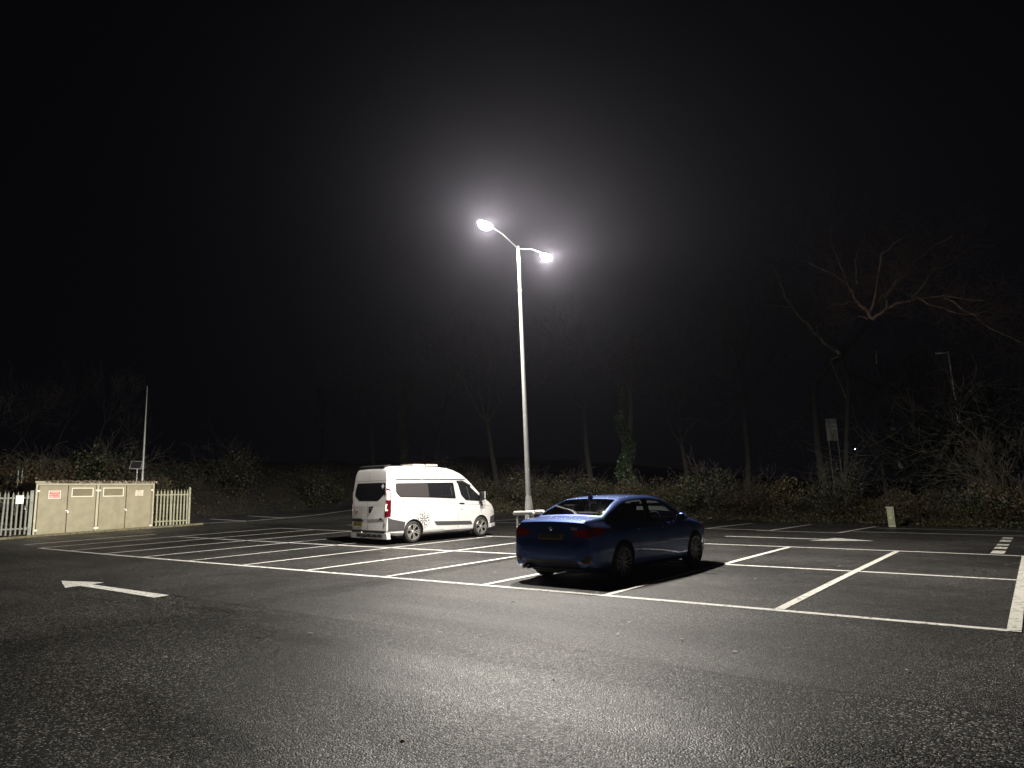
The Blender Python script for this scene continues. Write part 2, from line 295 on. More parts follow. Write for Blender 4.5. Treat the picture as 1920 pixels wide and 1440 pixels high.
# ------------------------------------------------------------------ double headed street lamp
def street_lamp():
    px, py = POST; pz = G(px, py); root = empty('street_lamp', (px, py, pz)); tag(root, 'tall white double-headed street lamp, both lanterns lit, behind the blue saloon', 'street lamp')
    H = 7.97-pz
    m = MB(); m.lathe([(0, -.05), (.105, -.05), (.105, 1.02), (.09, 1.22), (.066, 1.42)], 12); m.box((.0, -.106, .62), (.11, .012, .5)); m.build('base', WHITEMETAL, root, True)
    m = MB(); m.lathe([(.062, 1.42), (.055, 3), (.040, 6.5), (.034, H), (0, H+.02)], 20); m.lathe([(.0, 6.62), (.048, 6.62), (.048, 6.70), (0, 6.70)], 20); m.build('shaft', WHITEMETAL, root, True)
    LENS = mat('lit_lens', (1, 1, 1), .3, emit=(1, .93, .80), estr=120); LENS.cycles.emission_sampling = 'NONE'
    for hx, hy, hz in HEADS:
        d = Vector((hx-px, hy-py, 0)).normalized(); loc = Vector((hx-px, hy-py, hz-pz))
        m = MB(); a0 = Vector((0, 0, H-.06)); a1 = loc-d*.28+Vector((0, 0, .03)); m.tube([a0, a0+d*.25+Vector((0, 0, .06)), a0.lerp(a1, .6)+Vector((0, 0, .05)), a1], [.018, .015, .014, .014], 8); m.build('arm', GALV, root, True)
        R = Matrix((Vector((-d.y, d.x, 0)), d, Vector((0, 0, 1)))).transposed()
        m = MB(); vs = []
        for t in range(9):
            u = -1+2*t/8; hw = .10*math.sqrt(max(.04, 1-u*u*.85)); 
            for a in range(7):
                th = math.pi*a/6; vs.append(R @ Vector((hw*math.cos(th), u*.24, .015+.06*math.sin(th)*math.sqrt(max(.1, 1-u*u))))+loc)
        m.add(vs, [(t*7+a, t*7+a+1, (t+1)*7+a+1, (t+1)*7+a) for t in range(8) for a in range(6)]+[tuple(t*7 for t in range(9))+tuple(t*7+6 for t in range(8, -1, -1))])
        hd = m.build('lamp_head', WHITEMETAL, root, True)
        m = MB(); vs = []
        for j in range(7):
            for k in range(16):
                ph = math.pi/2*j/6; th = 2*math.pi*k/16; vs.append(R @ Vector((.125*math.cos(ph)*math.cos(th), .24*math.cos(ph)*math.sin(th), .0-.13*math.sin(ph)))+loc)
        m.add(vs, [(j*16+k, j*16+(k+1) % 16, (j+1)*16+(k+1) % 16, (j+1)*16+k) for j in range(6) for k in range(16)])
        lens = m.build('lens', LENS, hd, True); lens.visible_shadow = False
        lamp_light('lantern_light', loc+Vector((0, 0, -.12)), root)
    return root
street_lamp()
def hoop(x, y, label):
    z = G(x, y); root = empty('hoop_barrier', (x, y, z), (0, 0, 0)); tag(root, label, 'barrier', 'steel hoop barriers round the lamp post')
    for s in (-1, 1): MB().tube([(s*.20, 0, -.1), (s*.20, 0, .99)], .032, 12).build('leg', WHITEMETAL, root, True)
    m = MB(); m.tube([(-.30, 0, .985), (-.27, 0, 1.02), (.27, 0, 1.02), (.30, 0, .985)], [.035, .05, .05, .035], 12); m.build('top_rail', WHITEMETAL, root, True)
hoop(POST[0], POST[1]-.22, 'galvanised hoop barrier on the near side of the lit lamp post'); hoop(POST[0], POST[1]+.22, 'galvanised hoop barrier on the far side of the lit lamp post')
# ------------------------------------------------------------------ vehicle tools
def loft(name, ys, W, ZB, ZT, P, RT, crown, mats, nz=22, nxp=9):
    m = MB(); rows = []
    for y in ys:
        zb, zt, p, r = ZB(y), ZT(y), P(y), RT(y); r = min(r, (zt-zb)*.6); half = []
        half.append((0, zb)); 
        zz = [zb+.0+(zt-r-zb)*(i/(nz-8)) for i in range(nz-8)]+[zt-r*math.cos(math.pi/2*i/8) for i in range(9)]
        for i, z in enumerate(zz):
            x = W(y, z)*p
            if i == 0: x -= .04
            if z > zt-r: u_ = (z-(zt-r))/r; x -= r*(1-math.sqrt(max(0, 1-u_*u_)))
            half.append((max(.02, x), z))
        xe = half[-1][0]
        for i in range(1, nxp): x = xe*(1-i/nxp); half.append((x, zt+crown*(1-(x/xe)**2)))
        half.append((0, zt+crown))
        rows.append([(x, y, z) for x, z in half]+[(-x, y, z) for x, z in half[-2:0:-1]])
    n = len(rows[0]); m.v = [q for r_ in rows for q in r_]
    for i in range(len(rows)-1):
        for k in range(n): m.f.append((i*n+k, i*n+(k+1) % n, (i+1)*n+(k+1) % n, (i+1)*n+k)); m.mi.append(0)
    m.f += [tuple(range(n))[::-1], tuple((len(rows)-1)*n+k for k in range(n))]; m.mi += [0, 0]
    o = m.build(name, mats); fix_normals(o); return o
def bvh_of(o):
    bm = bmesh.new(); bm.from_mesh(o.data); b = BVHTree.FromBMesh(bm); bm.free(); return b
def round_poly(pts, r=.05, seg=3):
    out = []; n = len(pts)
    for i in range(n):
        a, b, c = Vector(pts[i-1]), Vector(pts[i]), Vector(pts[(i+1) % n])
        d1 = (a-b); d2 = (c-b); rr = min(r, d1.length*.45, d2.length*.45)
        p1 = b+d1.normalized()*rr; p2 = b+d2.normalized()*rr
        for k in range(seg+1):
            t = k/seg; out.append(tuple((1-t)**2*p1+2*t*(1-t)*b+t*t*p2))
    return out
def patch(name, bvh, pts, axis, sign, off, mt, parent, grid=.07, thick=.01, smooth=True):
    """polygon drawn on the plane across `axis` and dropped on to the body surface"""
    ia, ib = [i for i in range(3) if i != axis]; bm = bmesh.new()
    vs = []
    for a, b in pts:
        p = [0, 0, 0]; p[ia] = a; p[ib] = b; vs.append(bm.verts.new(p))
    f = bm.faces.new(vs)
    for ii in (ia, ib):
        lo = min(v.co[ii] for v in bm.verts); hi = max(v.co[ii] for v in bm.verts); nn = int((hi-lo)/grid)
        for k in range(1, nn+1):
            co = [0, 0, 0]; co[ii] = lo+(hi-lo)*k/(nn+1); no = [0, 0, 0]; no[ii] = 1
            bmesh.ops.bisect_plane(bm, geom=bm.verts[:]+bm.edges[:]+bm.faces[:], plane_co=co, plane_no=no)
    bmesh.ops.triangulate(bm, faces=[f for f in bm.faces if len(f.verts) > 4])
    dr = Vector((0, 0, 0)); dr[axis] = -sign
    for v in bm.verts:
        o = v.co.copy(); o[axis] = sign*10
        h = bvh.ray_cast(o, dr)
        if h[0] is None:
            o[axis] = sign*1.0; h = bvh.find_nearest(o)
        v.co = h[0]+h[1]*0; v.co[axis] += sign*off
    bmesh.ops.recalc_face_normals(bm, faces=bm.faces)
    if thick:
        be = [e for e in bm.edges if e.is_boundary]; r = bmesh.ops.extrude_edge_only(bm, edges=be)
        for v in [g for g in r['geom'] if isinstance(g, bmesh.types.BMVert)]: v.co[axis] -= sign*thick
    me = bpy.data.meshes.new(name); bm.to_mesh(me); bm.free(); me.materials.append(mt)
    if smooth: me.shade_smooth(); me.set_sharp_from_angle(angle=rad(40))
    o = bpy.data.objects.new(name, me); COL.objects.link(o); o.parent = parent; return o
def strip_pts(pts, wd):
    a = []; b = []; P = [Vector(p) for p in pts]
    for i, p in enumerate(P):
        d = (P[min(i+1, len(P)-1)]-P[max(i-1, 0)]).normalized(); n_ = Vector((-d.y, d.x))*wd/2; a.append(tuple(p+n_)); b.append(tuple(p-n_))
    return a+b[::-1]
def text(body, size, mt, parent, loc, rot, name='lettering', ext=.002, sx=1, bold=0):
    c = bpy.data.curves.new(name, 'FONT'); c.body = body; c.size = size; c.extrude = ext; c.align_x = 'CENTER'; c.align_y = 'CENTER'; c.resolution_u = 2; c.offset = bold
    o = bpy.data.objects.new(name, c); COL.objects.link(o); bpy.context.view_layer.update()
    me = bpy.data.meshes.new_from_object(o.evaluated_get(bpy.context.evaluated_depsgraph_get())); bpy.data.objects.remove(o)
    o = bpy.data.objects.new(name, me); me.materials.clear(); me.materials.append(mt); COL.objects.link(o); o.parent = parent; o.location = loc; o.rotation_euler = rot; o.scale = (sx, 1, 1); return o
def wheel(parent, c, side, R, rimr, wd, style, rimmat):
    """axis along x; outer face towards side"""
    w_ = empty('wheel', c); w_.parent = parent
    A = Matrix(((0, 0, side), (0, 1, 0), (-side, 0, 0)))   # local z -> outward x
    h = wd/2
    m = MB(); m.lathe([(rimr, -h), (rimr+.03, -h), (R-.03, -h+.01), (R-.006, -h+.035), (R, -h+.06), (R, h-.06), (R-.006, h-.035), (R-.03, h-.01), (rimr+.03, h), (rimr, h-.012)], 40, A)
    m.build('tyre', RUBBER, w_, True)
    m = MB(); m.cur = 1; m.lathe([(0, -h+.03), (rimr, -h+.03)], 32, A); m.lathe([(0, h-.085), (rimr*.62, h-.085)], 32, A)
    m.lathe([(rimr, -h), (rimr-.012, -h+.02), (rimr-.012, h-.03)], 40, A); m.cur = 0
    m.lathe([(rimr-.014, h-.03), (rimr-.012, h-.012), (rimr, h-.008), (rimr+.004, h-.012)], 40, A)
    m.lathe([(.0, h-.022), (.035, h-.022), (.05, h-.035), (.055, h-.06)], 20, A)
    def spoke(a0, r0, a1, r1, w0, w1, z0, z1):
        p0 = Vector((r0*math.cos(a0), r0*math.sin(a0), z0)); p1 = Vector((r1*math.cos(a1), r1*math.sin(a1), z1)); d = (p1-p0); d.z = 0; d.normalize(); n_ = Vector((-d.y, d.x, 0))
        vs = [p0+n_*w0, p0-n_*w0, p1-n_*w1, p1+n_*w1]; vs = vs+[v-Vector((0, 0, .028)) for v in vs]
        m.add([A @ v for v in vs], [(0, 1, 2, 3), (7, 6, 5, 4), (0, 4, 5, 1), (1, 5, 6, 2), (2, 6, 7, 3), (3, 7, 4, 0)])
    if style == 'thin':
        for k in range(10):
            a = 2*math.pi*k/10
            spoke(a, .045, a+.10, rimr-.01, .008, .0055, h-.03, h-.016); spoke(a+.05, .045, a+.36, rimr-.01, .008, .0055, h-.034, h-.02)
    else:
        for k in range(5):
            a = 2*math.pi*k/5+.3
            for s in (-1, 1):
                spoke(a+s*.25, .04, a+s*.17, rimr*.62, .013, .012, h-.03, h-.018); spoke(a+s*.17, rimr*.60, a+s*.33, rimr-.01, .013, .010, h-.018, h-.014); spoke(a+s*.17, rimr*.62, a+s*.02, rimr-.01, .008, .007, h-.02, h-.016)
    m.build('rim', [rimmat, BLACKP], w_, True)
    return w_
def prism(pts, axis, lo, hi):
    ia, ib = [i for i in range(3) if i != axis]; v = []
    for a, b in pts: p = [0, 0, 0]; p[ia] = a; p[ib] = b; p[axis] = lo; v.append(p)
    e = [0, 0, 0]; e[axis] = hi-lo; m = MB(); m.poly(v, e); o = m.build('cut', BLACKP); fix_normals(o); return o
def shrink(pts, k):
    c = Vector((sum(p[0] for p in pts)/len(pts), sum(p[1] for p in pts)/len(pts))); return [tuple(c+(Vector(p)-c)*k) for p in pts]
def seat_tilt(x, y, a):
    # ground slope under a vehicle -> rotation
    dx = (G(x+1, y)-G(x-1, y))/2; dy = (G(x, y+1)-G(x, y-1))/2
    n_ = Vector((-dx, -dy, 1)).normalized(); f = Vector((math.sin(a), math.cos(a), 0)); f = (f-n_*f.dot(n_)).normalized(); r = f.cross(n_)
    return Matrix((r, f, n_)).transposed().to_euler()
# ------------------------------------------------------------------ blue saloon
def saloon():
    x0, y0, a = .995, 1.577, .0471
    root = empty('saloon_car', (x0, y0, G(x0, y0+1.4)-.0), seat_tilt(x0, y0+1.4, a)); root.location.z = G(x0, y0)+.0
    tag(root, 'metallic blue four-door saloon car parked across the front bay, seen from behind', 'car')
    BLUE = mat('blue_paint', (.028, .064, .215), .44, .70, coat=1.0); GLOSS = mat('gloss_black', (.008, .008, .009), .15); CHROME = mat('chrome', (.6, .6, .62), .15, 1)
    RIM = mat('alloy', (.20, .20, .21), .35, .8); GL = glassmat('car_glass', (.42, .46, .45)); GLD = glassmat('rear_glass', (.78, .80, .80)); RED = mat('red_lens', (.20, .005, .004), .12, coat=1)
    ZTt = [(-.93, .60), (-.915, .66), (-.90, .70), (-.885, .80), (-.872, .96), (-.862, 1.01), (-.82, 1.045), (-.70, 1.058), (-.33, 1.09), (-.1, 1.20), (.15, 1.305), (.4, 1.378), (.7, 1.412), (1.1, 1.428), (1.5, 1.42), (1.8, 1.385), (2.05, 1.31), (2.35, 1.155), (2.62, 1.0), (2.75, .965), (3.1, .91), (3.4, .83), (3.58, .73), (3.66, .62), (3.69, .5)]
    ZBt = [(-.93, .40), (-.9, .30), (-.8, .24), (-.5, .20), (0, .17), (3.2, .16), (3.6, .2), (3.69, .3)]
    Pt = [(-.93, .66), (-.915, .78), (-.89, .855), (-.85, .91), (-.75, .955), (-.55, .985), (-.2, 1), (2.6, 1), (3.0, .975), (3.3, .93), (3.5, .86), (3.6, .77), (3.66, .66), (3.69, .5)]
    def W(y, z):
        t = sstep(-.75, .1, y); h = sstep(2.9, 2.3, y)
        cab = interp([(.14, .80), (.24, .86), (.36, .885), (.50, .900), (.62, .905), (.70, .896), (.80, .894), (.83, .885), (.90, .862), (.945, .80), (1.0, .765), (1.2, .710), (1.38, .65), (1.46, .61)], z)
        boot = interp([(.14, .80), (.3, .87), (.52, .905), (.62, .90), (.80, .892), (.86, .88), (.95, .83), (1.0, .76), (1.1, .69)], z)
        hood = interp([(.14, .80), (.3, .87), (.52, .905), (.72, .90), (.84, .86), (.95, .78), (1.05, .72)], z)
        r = boot*(1-t)+cab*t; return r*h+hood*(1-h)
    RTt = [(-.93, .05), (-.87, .02), (-.8, .03), (-.3, .05), (.2, .09), (2.2, .09), (2.7, .06), (3.3, .12), (3.69, .15)]
    ys = [-.93, -.92, -.91, -.90, -.89, -.885, -.872, -.862, -.84, -.82, -.78, -.74, -.68, -.6, -.5, -.4, -.33]+[-.25+i*.085 for i in range(40)]+[3.18, 3.26, 3.34, 3.42, 3.48, 3.54, 3.58, 3.62, 3.65, 3.67, 3.69]
    body = loft('body', ys, W, lambda y: interp(ZBt, y), lambda y: interp(ZTt, y), lambda y: interp(Pt, y), lambda y: interp(RTt, y), .022, [BLUE, BLACKP])
    bvh = bvh_of(body)
    sw1 = round_poly([(-.30, 1.045), (-.12, 1.02), (1.15, .975), (1.18, 1.36), (.62, 1.345), (.25, 1.27)], .05)      # rear side glass
    sw2 = round_poly([(1.24, .975), (2.42, .93), (2.30, 1.02), (1.92, 1.24), (1.68, 1.335), (1.24, 1.362)], .05)
    rw = round_poly([(-.66, -.30), (.66, -.30), (.55, .36), (-.55, .36)], .06)
    ws = round_poly([(-.70, 2.60), (-.54, 1.92), (.54, 1.92), (.70, 2.60)], .06)
    cavy = [-.28+.12*i for i in range(25)]
    cav = loft('cut', [y for y in cavy if y < 2.55], lambda y, z: W(y, z)-.055, lambda y: .93 if y < .45 else .42, lambda y: interp(ZTt, y)-.035, lambda y: 1, lambda y: .06, .02, [BLACKP])
    boolean(body, cav)
    for s in (sw1, sw2): boolean(body, prism(shrink(s, .965), 0, -1.2, 1.2))
    boolean(body, prism(shrink(rw, .955), 2, 1.0, 1.6)); boolean(body, prism(shrink(ws, .955), 2, .98, 1.6))
    for y in (0, 2.81):
        for s in (-1, 1):
            c = MB(); c.lathe([(0, -.16), (.372, -.16), (.372, .16), (0, .16)], 36, Matrix(((0, 0, 1), (0, 1, 0), (-1, 0, 0))), (s*.84, y, .335)); c = c.build('cut', BLACKP); fix_normals(c); boolean(body, c)
    body.parent = root; body.data.shade_smooth(); body.data.set_sharp_from_angle(angle=rad(32))
    for sgn, lab in ((1, ''), (-1, '')):
        patch('rear_side_window', bvh, sw1, 0, sgn, .003, GL, root, thick=.006); patch('front_side_window', bvh, sw2, 0, sgn, .003, GL, root, thick=.006)
        # dark window surround, shut lines, sill, handles
        patch('belt_trim', bvh, strip_pts([(-.34, 1.03), (1.15, .962), (2.45, .915)], .016), 0, sgn, .006, GLOSS, root)
        patch('pillar_trim', bvh, [(1.165, .97), (1.245, .97), (1.25, 1.375), (1.17, 1.37)], 0, sgn, .005, GLOSS, root)
        for q in ([(.36, .99), (.40, .80), (.47, .62), (.60, .50), (.62, .24)], [(1.24, .95), (1.26, .22)], [(2.40, .90), (2.42, .60), (2.38, .22)], [(-.62, 1.0), (-.60, .88)], [(-.60, .64), (-.48, .60)]):
            patch('shut_line', bvh, strip_pts(q, .009), 0, sgn, .0015, BLACKP, root, thick=0)
        for yy in (.50, 1.45):
            patch('door_handle', bvh, round_poly([(yy, .845), (yy+.20, .838), (yy+.20, .862), (yy, .869)], .01), 0, sgn, .03, BLUE, root, thick=.03)
        patch('side_skirt', bvh, round_poly([(.42, .17), (2.38, .17), (2.36, .235), (.44, .245)], .02), 0, sgn, .012, BLACKP, root, thick=.03)
        patch('crease', bvh, strip_pts([(.45, .47), (.55, .56), (1.2, .60), (2.35, .66)], .008), 0, sgn, .004, BLUE, root)
        # mirror
        m = MB(); vs = []
        for i in range(7):
            u = i/6; s_ = math.sin(math.pi*min(.92, max(.08, u)))**.5
            for k in range(10):
                th = 2*math.pi*k/10; vs.append((sgn*(.90+.21*u), 2.02+.055*math.cos(th)*s_, 1.0+.075*math.sin(th)*s_))
        m.add(vs, [(i*10+k, i*10+(k+1) % 10, (i+1)*10+(k+1) % 10, (i+1)*10+k) for i in range(6) for k in range(10)]+[tuple(range(10))[::-1], tuple(60+k for k in range(10))])
        m.box((sgn*.86, 2.04, .955), (.14, .06, .03)); mi = m.build('wing_mirror', BLUE, root, True); fix_normals(mi)
        MB().box((sgn*1.01, 1.966, 1.0), (.17, .006, .115)).build('mirror_glass', CHROME, mi)
        # headlight
        patch('headlight', bvh, round_poly([(3.30, .66), (3.56, .62), (3.58, .70), (3.36, .76)], .03), 0, sgn, .005, glassmat('hl', (.8, .8, .8)), root)
        # tail lights: side part and rear part
        tl = patch('tail_light', bvh, round_poly([(-.87, .79), (-.86, .93), (-.66, .945), (-.50, .91), (-.62, .82)], .02), 0, sgn, .006, RED, root, grid=.04)
        tl2 = patch('lens', bvh, round_poly([(sgn*.47, .795), (sgn*.47, .885), (sgn*.66, .915), (sgn*.86, .93), (sgn*.90, .80), (sgn*.74, .77)], .02), 1, -1, .006, RED, tl, grid=.04)
        patch('bumper_vent', bvh, round_poly([(sgn*.60, .36), (sgn*.80, .36), (sgn*.82, .50), (sgn*.72, .47)], .02), 1, -1, .004, BLACKP, root, grid=.05)
        patch('reflector', bvh, round_poly([(sgn*.58, .345), (sgn*.80, .385), (sgn*.80, .405), (sgn*.60, .365)], .005), 1, -1, .008, RED, root, grid=.05)
    patch('rear_window', bvh, rw, 2, 1, .003, GLD, root, thick=.006); patch('windscreen', bvh, ws, 2, 1, .003, GL, root, thick=.006)
    patch('boot_shut_line', bvh, strip_pts([(-.70, .98), (-.68, .76), (-.60, .715), (.60, .715), (.68, .76), (.70, .98)], .009), 1, -1, .0015, BLACKP, root, thick=0, grid=.04)
    patch('boot_handle', bvh, round_poly([(-.30, .842), (.30, .842), (.30, .868), (-.30, .868)], .01), 1, -1, .012, BLUE, root)
    patch('diffuser', bvh, round_poly([(-.62, .27), (.62, .27), (.54, .40), (-.54, .40)], .03), 1, -1, .006, BLACKP, root, grid=.05)
    patch('bumper_crease', bvh, strip_pts([(-.80, .53), (-.56, .50), (-.50, .42), (.50, .42), (.56, .50), (.80, .53)], .012), 1, -1, .004, BLUE, root, grid=.05)
    # plate, roundel, badge
    PLATE = mat('yellow_plate', (.15, .125, .03), .4); pl = patch('number_plate', bvh, round_poly([(-.26, .728), (.26, .728), (.26, .838), (-.26, .838)], .008), 1, -1, .012, PLATE, root, grid=.3, smooth=False)
    for v in pl.data.vertices: v.co.y = min(-.895, v.co.y) if v.co.y < -.89 else v.co.y
    yb = min(v.co.y for v in pl.data.vertices)
    for v in pl.data.vertices: v.co.y = yb if v.co.y < yb+.012 else yb+.03
    text('DX16 HTU', .085, BLACKP, pl, (0, yb-.001, .783), (rad(90), 0, 0), 'registration', sx=1.02, bold=.002)
    yr = bvh.ray_cast(Vector((0, -3, .925)), Vector((0, 1, 0)))[0].y
    m = MB(); A = Matrix(((1, 0, 0), (0, 0, -1), (0, 1, 0)))
    m.cur = 0; m.lathe([(.041, .0), (.041, .012), (.035, .015), (.030, .015)], 32, A, (0, yr+.004, .925)); m.cur = 1; m.lathe([(.030, .014), (.0, .014)], 32, A, (0, yr+.004, .925)); 
    for q in range(4):
        m.cur = 2 if q % 2 else 3; ps = [(0, yr-.012, .925)]+[(.022*math.cos(rad(90*q+9*t*1.0)), yr-.012, .925+.022*math.sin(rad(90*q+9*t))) for t in range(11)]
        m.add(ps, [tuple(range(12))])
    m.build('roundel_badge', [CHROME, BLACKP, mat('badge_blue', (.02, .12, .5), .3), mat('badge_white', (.8, .8, .8), .3)], root)
    text('330d', .065, mat('badge_silver', (.75, .75, .78), .3, .3), root, (.47, bvh.ray_cast(Vector((.47, -3, .915)), Vector((0, 1, 0)))[0].y-.003, .915), (rad(90), 0, 0), 'model_badge')
    for s in (-1, 1) if False else (-1,):
        for dx in (-.045, .045):
            A2 = Matrix(((1, 0, 0), (0, 0, 1), (0, -1, 0))); m = MB(); m.lathe([(.036, -.12), (.038, .10), (.033, .10), (.033, -.05), (0, -.05)], 20, A2, (-.50+dx, -.85, .27)); e = m.build('exhaust_tip', CHROME, root, True)
    m = MB(); m.box((0, -.55, .24), (1.1, .35, .1)); m.box((-.35, -.45, .2), (.5, .25, .13)); m.box((0, 1.4, .17), (1.3, 3.4, .06)); m.box((0, 0, .3), (1.3, .08, .08)); m.box((0, 2.81, .3), (1.3, .08, .08)); m.build('underbody', BLACKP, root, bevel=.02)
    # shark fin aerial
    m = MB(); m.poly([(-.022, .30, 1.375), (-.022, .50, 1.40), (-.008, .36, 1.468), (-.006, .33, 1.462)], (0.0, 0, 0)); m = MB()
    m.add([(-.025, .30, 1.355), (.025, .30, 1.355), (.02, .50, 1.395), (-.02, .50, 1.395), (-.006, .32, 1.455), (.006, .32, 1.455), (.004, .37, 1.458), (-.004, .37, 1.458)], [(0, 1, 5, 4), (1, 2, 6, 5), (2, 3, 7, 6), (3, 0, 4, 7), (4, 5, 6, 7)]); m.build('roof_aerial', BLUE, root)
    # cabin
    GREY = mat('seat_cloth', (.05, .05, .052), .8); SHELF = mat('parcel_shelf_cloth', (.45, .44, .43), .8)
    MB().box((0, .03, 1.045), (1.16, .50, .02)).build('parcel_shelf', SHELF, root, bevel=.004)
    def seat(x, y, wd):
        m = MB(); R = Matrix.Rotation(rad(-14), 3, 'X'); m.box((x, y+.05, .55), (wd, .52, .16)); m.box((x, y-.22, .86), (wd, .13, .58), Matrix.Rotation(rad(14), 3, 'X').transposed() if 0 else Matrix.Rotation(rad(12), 3, 'X'))
        for hx in ([x] if wd < .8 else [-.38, .38]): m.box((hx, y-.30, 1.20), (.25, .09, .16)); m.box((hx, y-.28, 1.10), (.1, .02, .1))
        m.build('seat', GREY, root, bevel=.03)
    seat(.37, 1.45, .48); seat(-.37, 1.45, .48); seat(0, .55, 1.16)
    m = MB(); m.box((0, 2.35, .84), (1.38, .42, .16)); m.box((0, 2.2, .7), (1.3, .2, .3)); m.build('dashboard', BLACKP, root, bevel=.03)
    m = MB(); A3 = Matrix.Rotation(rad(65), 3, 'X'); pr = [(.18+.014*math.cos(t*math.pi/4), .014*math.sin(t*math.pi/4)) for t in range(8)]; m.lathe(pr, 24, A3, (.37, 2.02, .92), closed=True); m.box((.37, 2.03, .92), (.3, .02, .05)); m.build('steering_wheel', BLACKP, root, True)
    MB().box((0, 2.0, 1.27), (.2, .03, .06)).build('rear_view_mirror', BLACKP, root, bevel=.01)
    for y in (0, 2.81):
        for s in (-1, 1): wheel(root, (s*.785, y, .325), s, .325, .238, .235, 'thin', RIM)
    return root
saloon()
# ------------------------------------------------------------------ white high-roof camper van
def camper():
    x0, y0, a = -8.905, 6.329, .1075
    root = empty('camper_van', (x0, y0, G(x0, y0)), seat_tilt(x0, y0+1.4, a)); tag(root, 'white high-roof camper van with dark side windows and compass decal, parked in the second row', 'van')
    WH = mat('white_paint', (.64, .63, .615), .32, coat=.5, noise=.05, nscale=2.5); GREYP = mat('grey_plastic', (.055, .055, .058), .55, noise=.1); TINT = mat('tinted_glass', (.012, .012, .014), .04, spec=.7)
    LTINT = mat('blind_behind_glass', (.05, .045, .047), .12, spec=.6); CH = mat('silver', (.55, .55, .55), .3, .9); RIM = mat('bright_alloy', (.62, .60, .57), .3, .7); RED = mat('red_lens_van', (.09, .003, .006), .15, coat=1); CLR = mat('clear_lens', (.75, .68, .66), .15, coat=1)
    ZTt = [(-1.0, 1.16), (-.992, 1.26), (-.98, 1.42), (-.955, 1.80), (-.925, 2.14), (-.895, 2.26), (-.85, 2.325), (-.78, 2.352), (-.6, 2.365), (0, 2.375), (1.2, 2.36), (1.6, 2.325), (1.85, 2.265), (2.1, 2.16), (2.3, 2.03), (2.5, 1.87), (2.75, 1.65), (3.0, 1.44), (3.15, 1.325), (3.35, 1.225), (3.55, 1.12), (3.68, 1.0), (3.78, .86), (3.84, .70), (3.87, .55), (3.88, .45)]
    ZBt = [(-1.0, .40), (-.9, .30), (-.6, .25), (0, .24), (3.3, .25), (3.7, .30), (3.88, .36)]
    Pt = [(-1.0, .885), (-.99, .915), (-.97, .94), (-.92, .965), (-.8, .988), (-.6, 1), (2.2, 1), (2.8, .985), (3.2, .955), (3.45, .915), (3.62, .86), (3.75, .79), (3.83, .70), (3.87, .58), (3.88, .5)]
    Wt = [(.24, .93), (.34, .965), (.5, .98), (.75, .985), (1.05, .980), (1.12, .962), (1.3, .955), (1.9, .895), (1.96, .875), (2.1, .855), (2.3, .79), (2.4, .76)]
    def W(y, z): return interp(Wt, z)
    ys = [-1.0, -.992, -.98, -.965, -.955, -.94, -.925, -.91, -.895, -.87, -.85, -.82, -.78, -.7, -.6]+[-.5+.1*i for i in range(36)]+[3.08, 3.15, 3.25, 3.35, 3.45, 3.55, 3.62, 3.68, 3.73, 3.78, 3.81, 3.84, 3.86, 3.88]
    body = loft('body', ys, W, lambda y: interp(ZBt, y), lambda y: interp(ZTt, y), lambda y: interp(Pt, y), lambda y: interp([(-1, .03), (-.9, .06), (-.8, .10), (1.8, .12), (2.6, .10), (3.3, .12), (3.88, .15)], y), .03, [WH, BLACKP], nz=34)
    bvh = bvh_of(body)
    for y in (0, 2.933):
        for s in (-1, 1):
            c = MB(); c.lathe([(0, -.17), (.385, -.17), (.385, .17), (0, .17)], 36, Matrix(((0, 0, 1), (0, 1, 0), (-1, 0, 0))), (s*.93, y, .35)); c = c.build('cut', BLACKP); fix_normals(c); boolean(body, c)
    body.parent = root; body.data.shade_smooth(); body.data.set_sharp_from_angle(angle=rad(32))
    for s in (1, -1):
        patch('side_window', bvh, round_poly([(-.64, 1.845), (1.72, 1.845), (1.79, 1.31), (.65, 1.375), (-.50, 1.415), (-.65, 1.56)], .05), 0, s, .006, TINT, root)
        patch('window_blind', bvh, round_poly([(-.62, 1.83), (.62, 1.83), (.65, 1.395), (-.50, 1.43), (-.63, 1.565)], .05), 0, s, .010, LTINT, root)
        fr = patch('sliding_pane_frame', bvh, strip_pts([(1.18, 1.42), (1.60, 1.40), (1.60, 1.72), (1.18, 1.74), (1.18, 1.42)], .018), 0, s, .012, BLACKP, root)
        patch('frame_edge', bvh, strip_pts([(1.62, 1.42), (1.62, 1.52), (1.58, 1.60), (1.60, 1.70)], .018), 0, s, .014, CH, fr, thick=.004)
        patch('cab_window', bvh, round_poly([(1.90, 1.845), (2.10, 1.86), (2.42, 1.72), (2.92, 1.36), (2.86, 1.20), (2.22, 1.245), (2.03, 1.42)], .05), 0, s, .006, TINT, root)
        patch('wind_deflector', bvh, round_poly([(1.86, 1.90), (2.14, 1.90), (2.50, 1.74), (2.46, 1.69), (2.10, 1.83), (1.86, 1.83)], .02), 0, s, .022, BLACKP, root, thick=.02)
        patch('window_bar', bvh, strip_pts([(2.30, 1.70), (2.42, 1.25)], .022), 0, s, .010, CH, root, thick=.004)
        patch('side_rail', bvh, strip_pts([(-.63, 1.955), (2.25, 1.935)], .035), 0, s, .010, BLACKP, root)
        patch('rubbing_strip', bvh, round_poly([(.82, .625), (2.42, .56), (2.50, .45), (.92, .50)], .015), 0, s, .014, GREYP, root)
        patch('corner_trim', bvh, round_poly([(-.99, .84), (-.84, .77), (-.33, .66), (-.39, .40), (-1.0, .40)], .02), 0, s, .008, GREYP, root)
        patch('bumper_end', bvh, round_poly([(3.42, .66), (3.78, .72), (3.80, .44), (3.40, .42)], .02), 0, s, .008, GREYP, root)
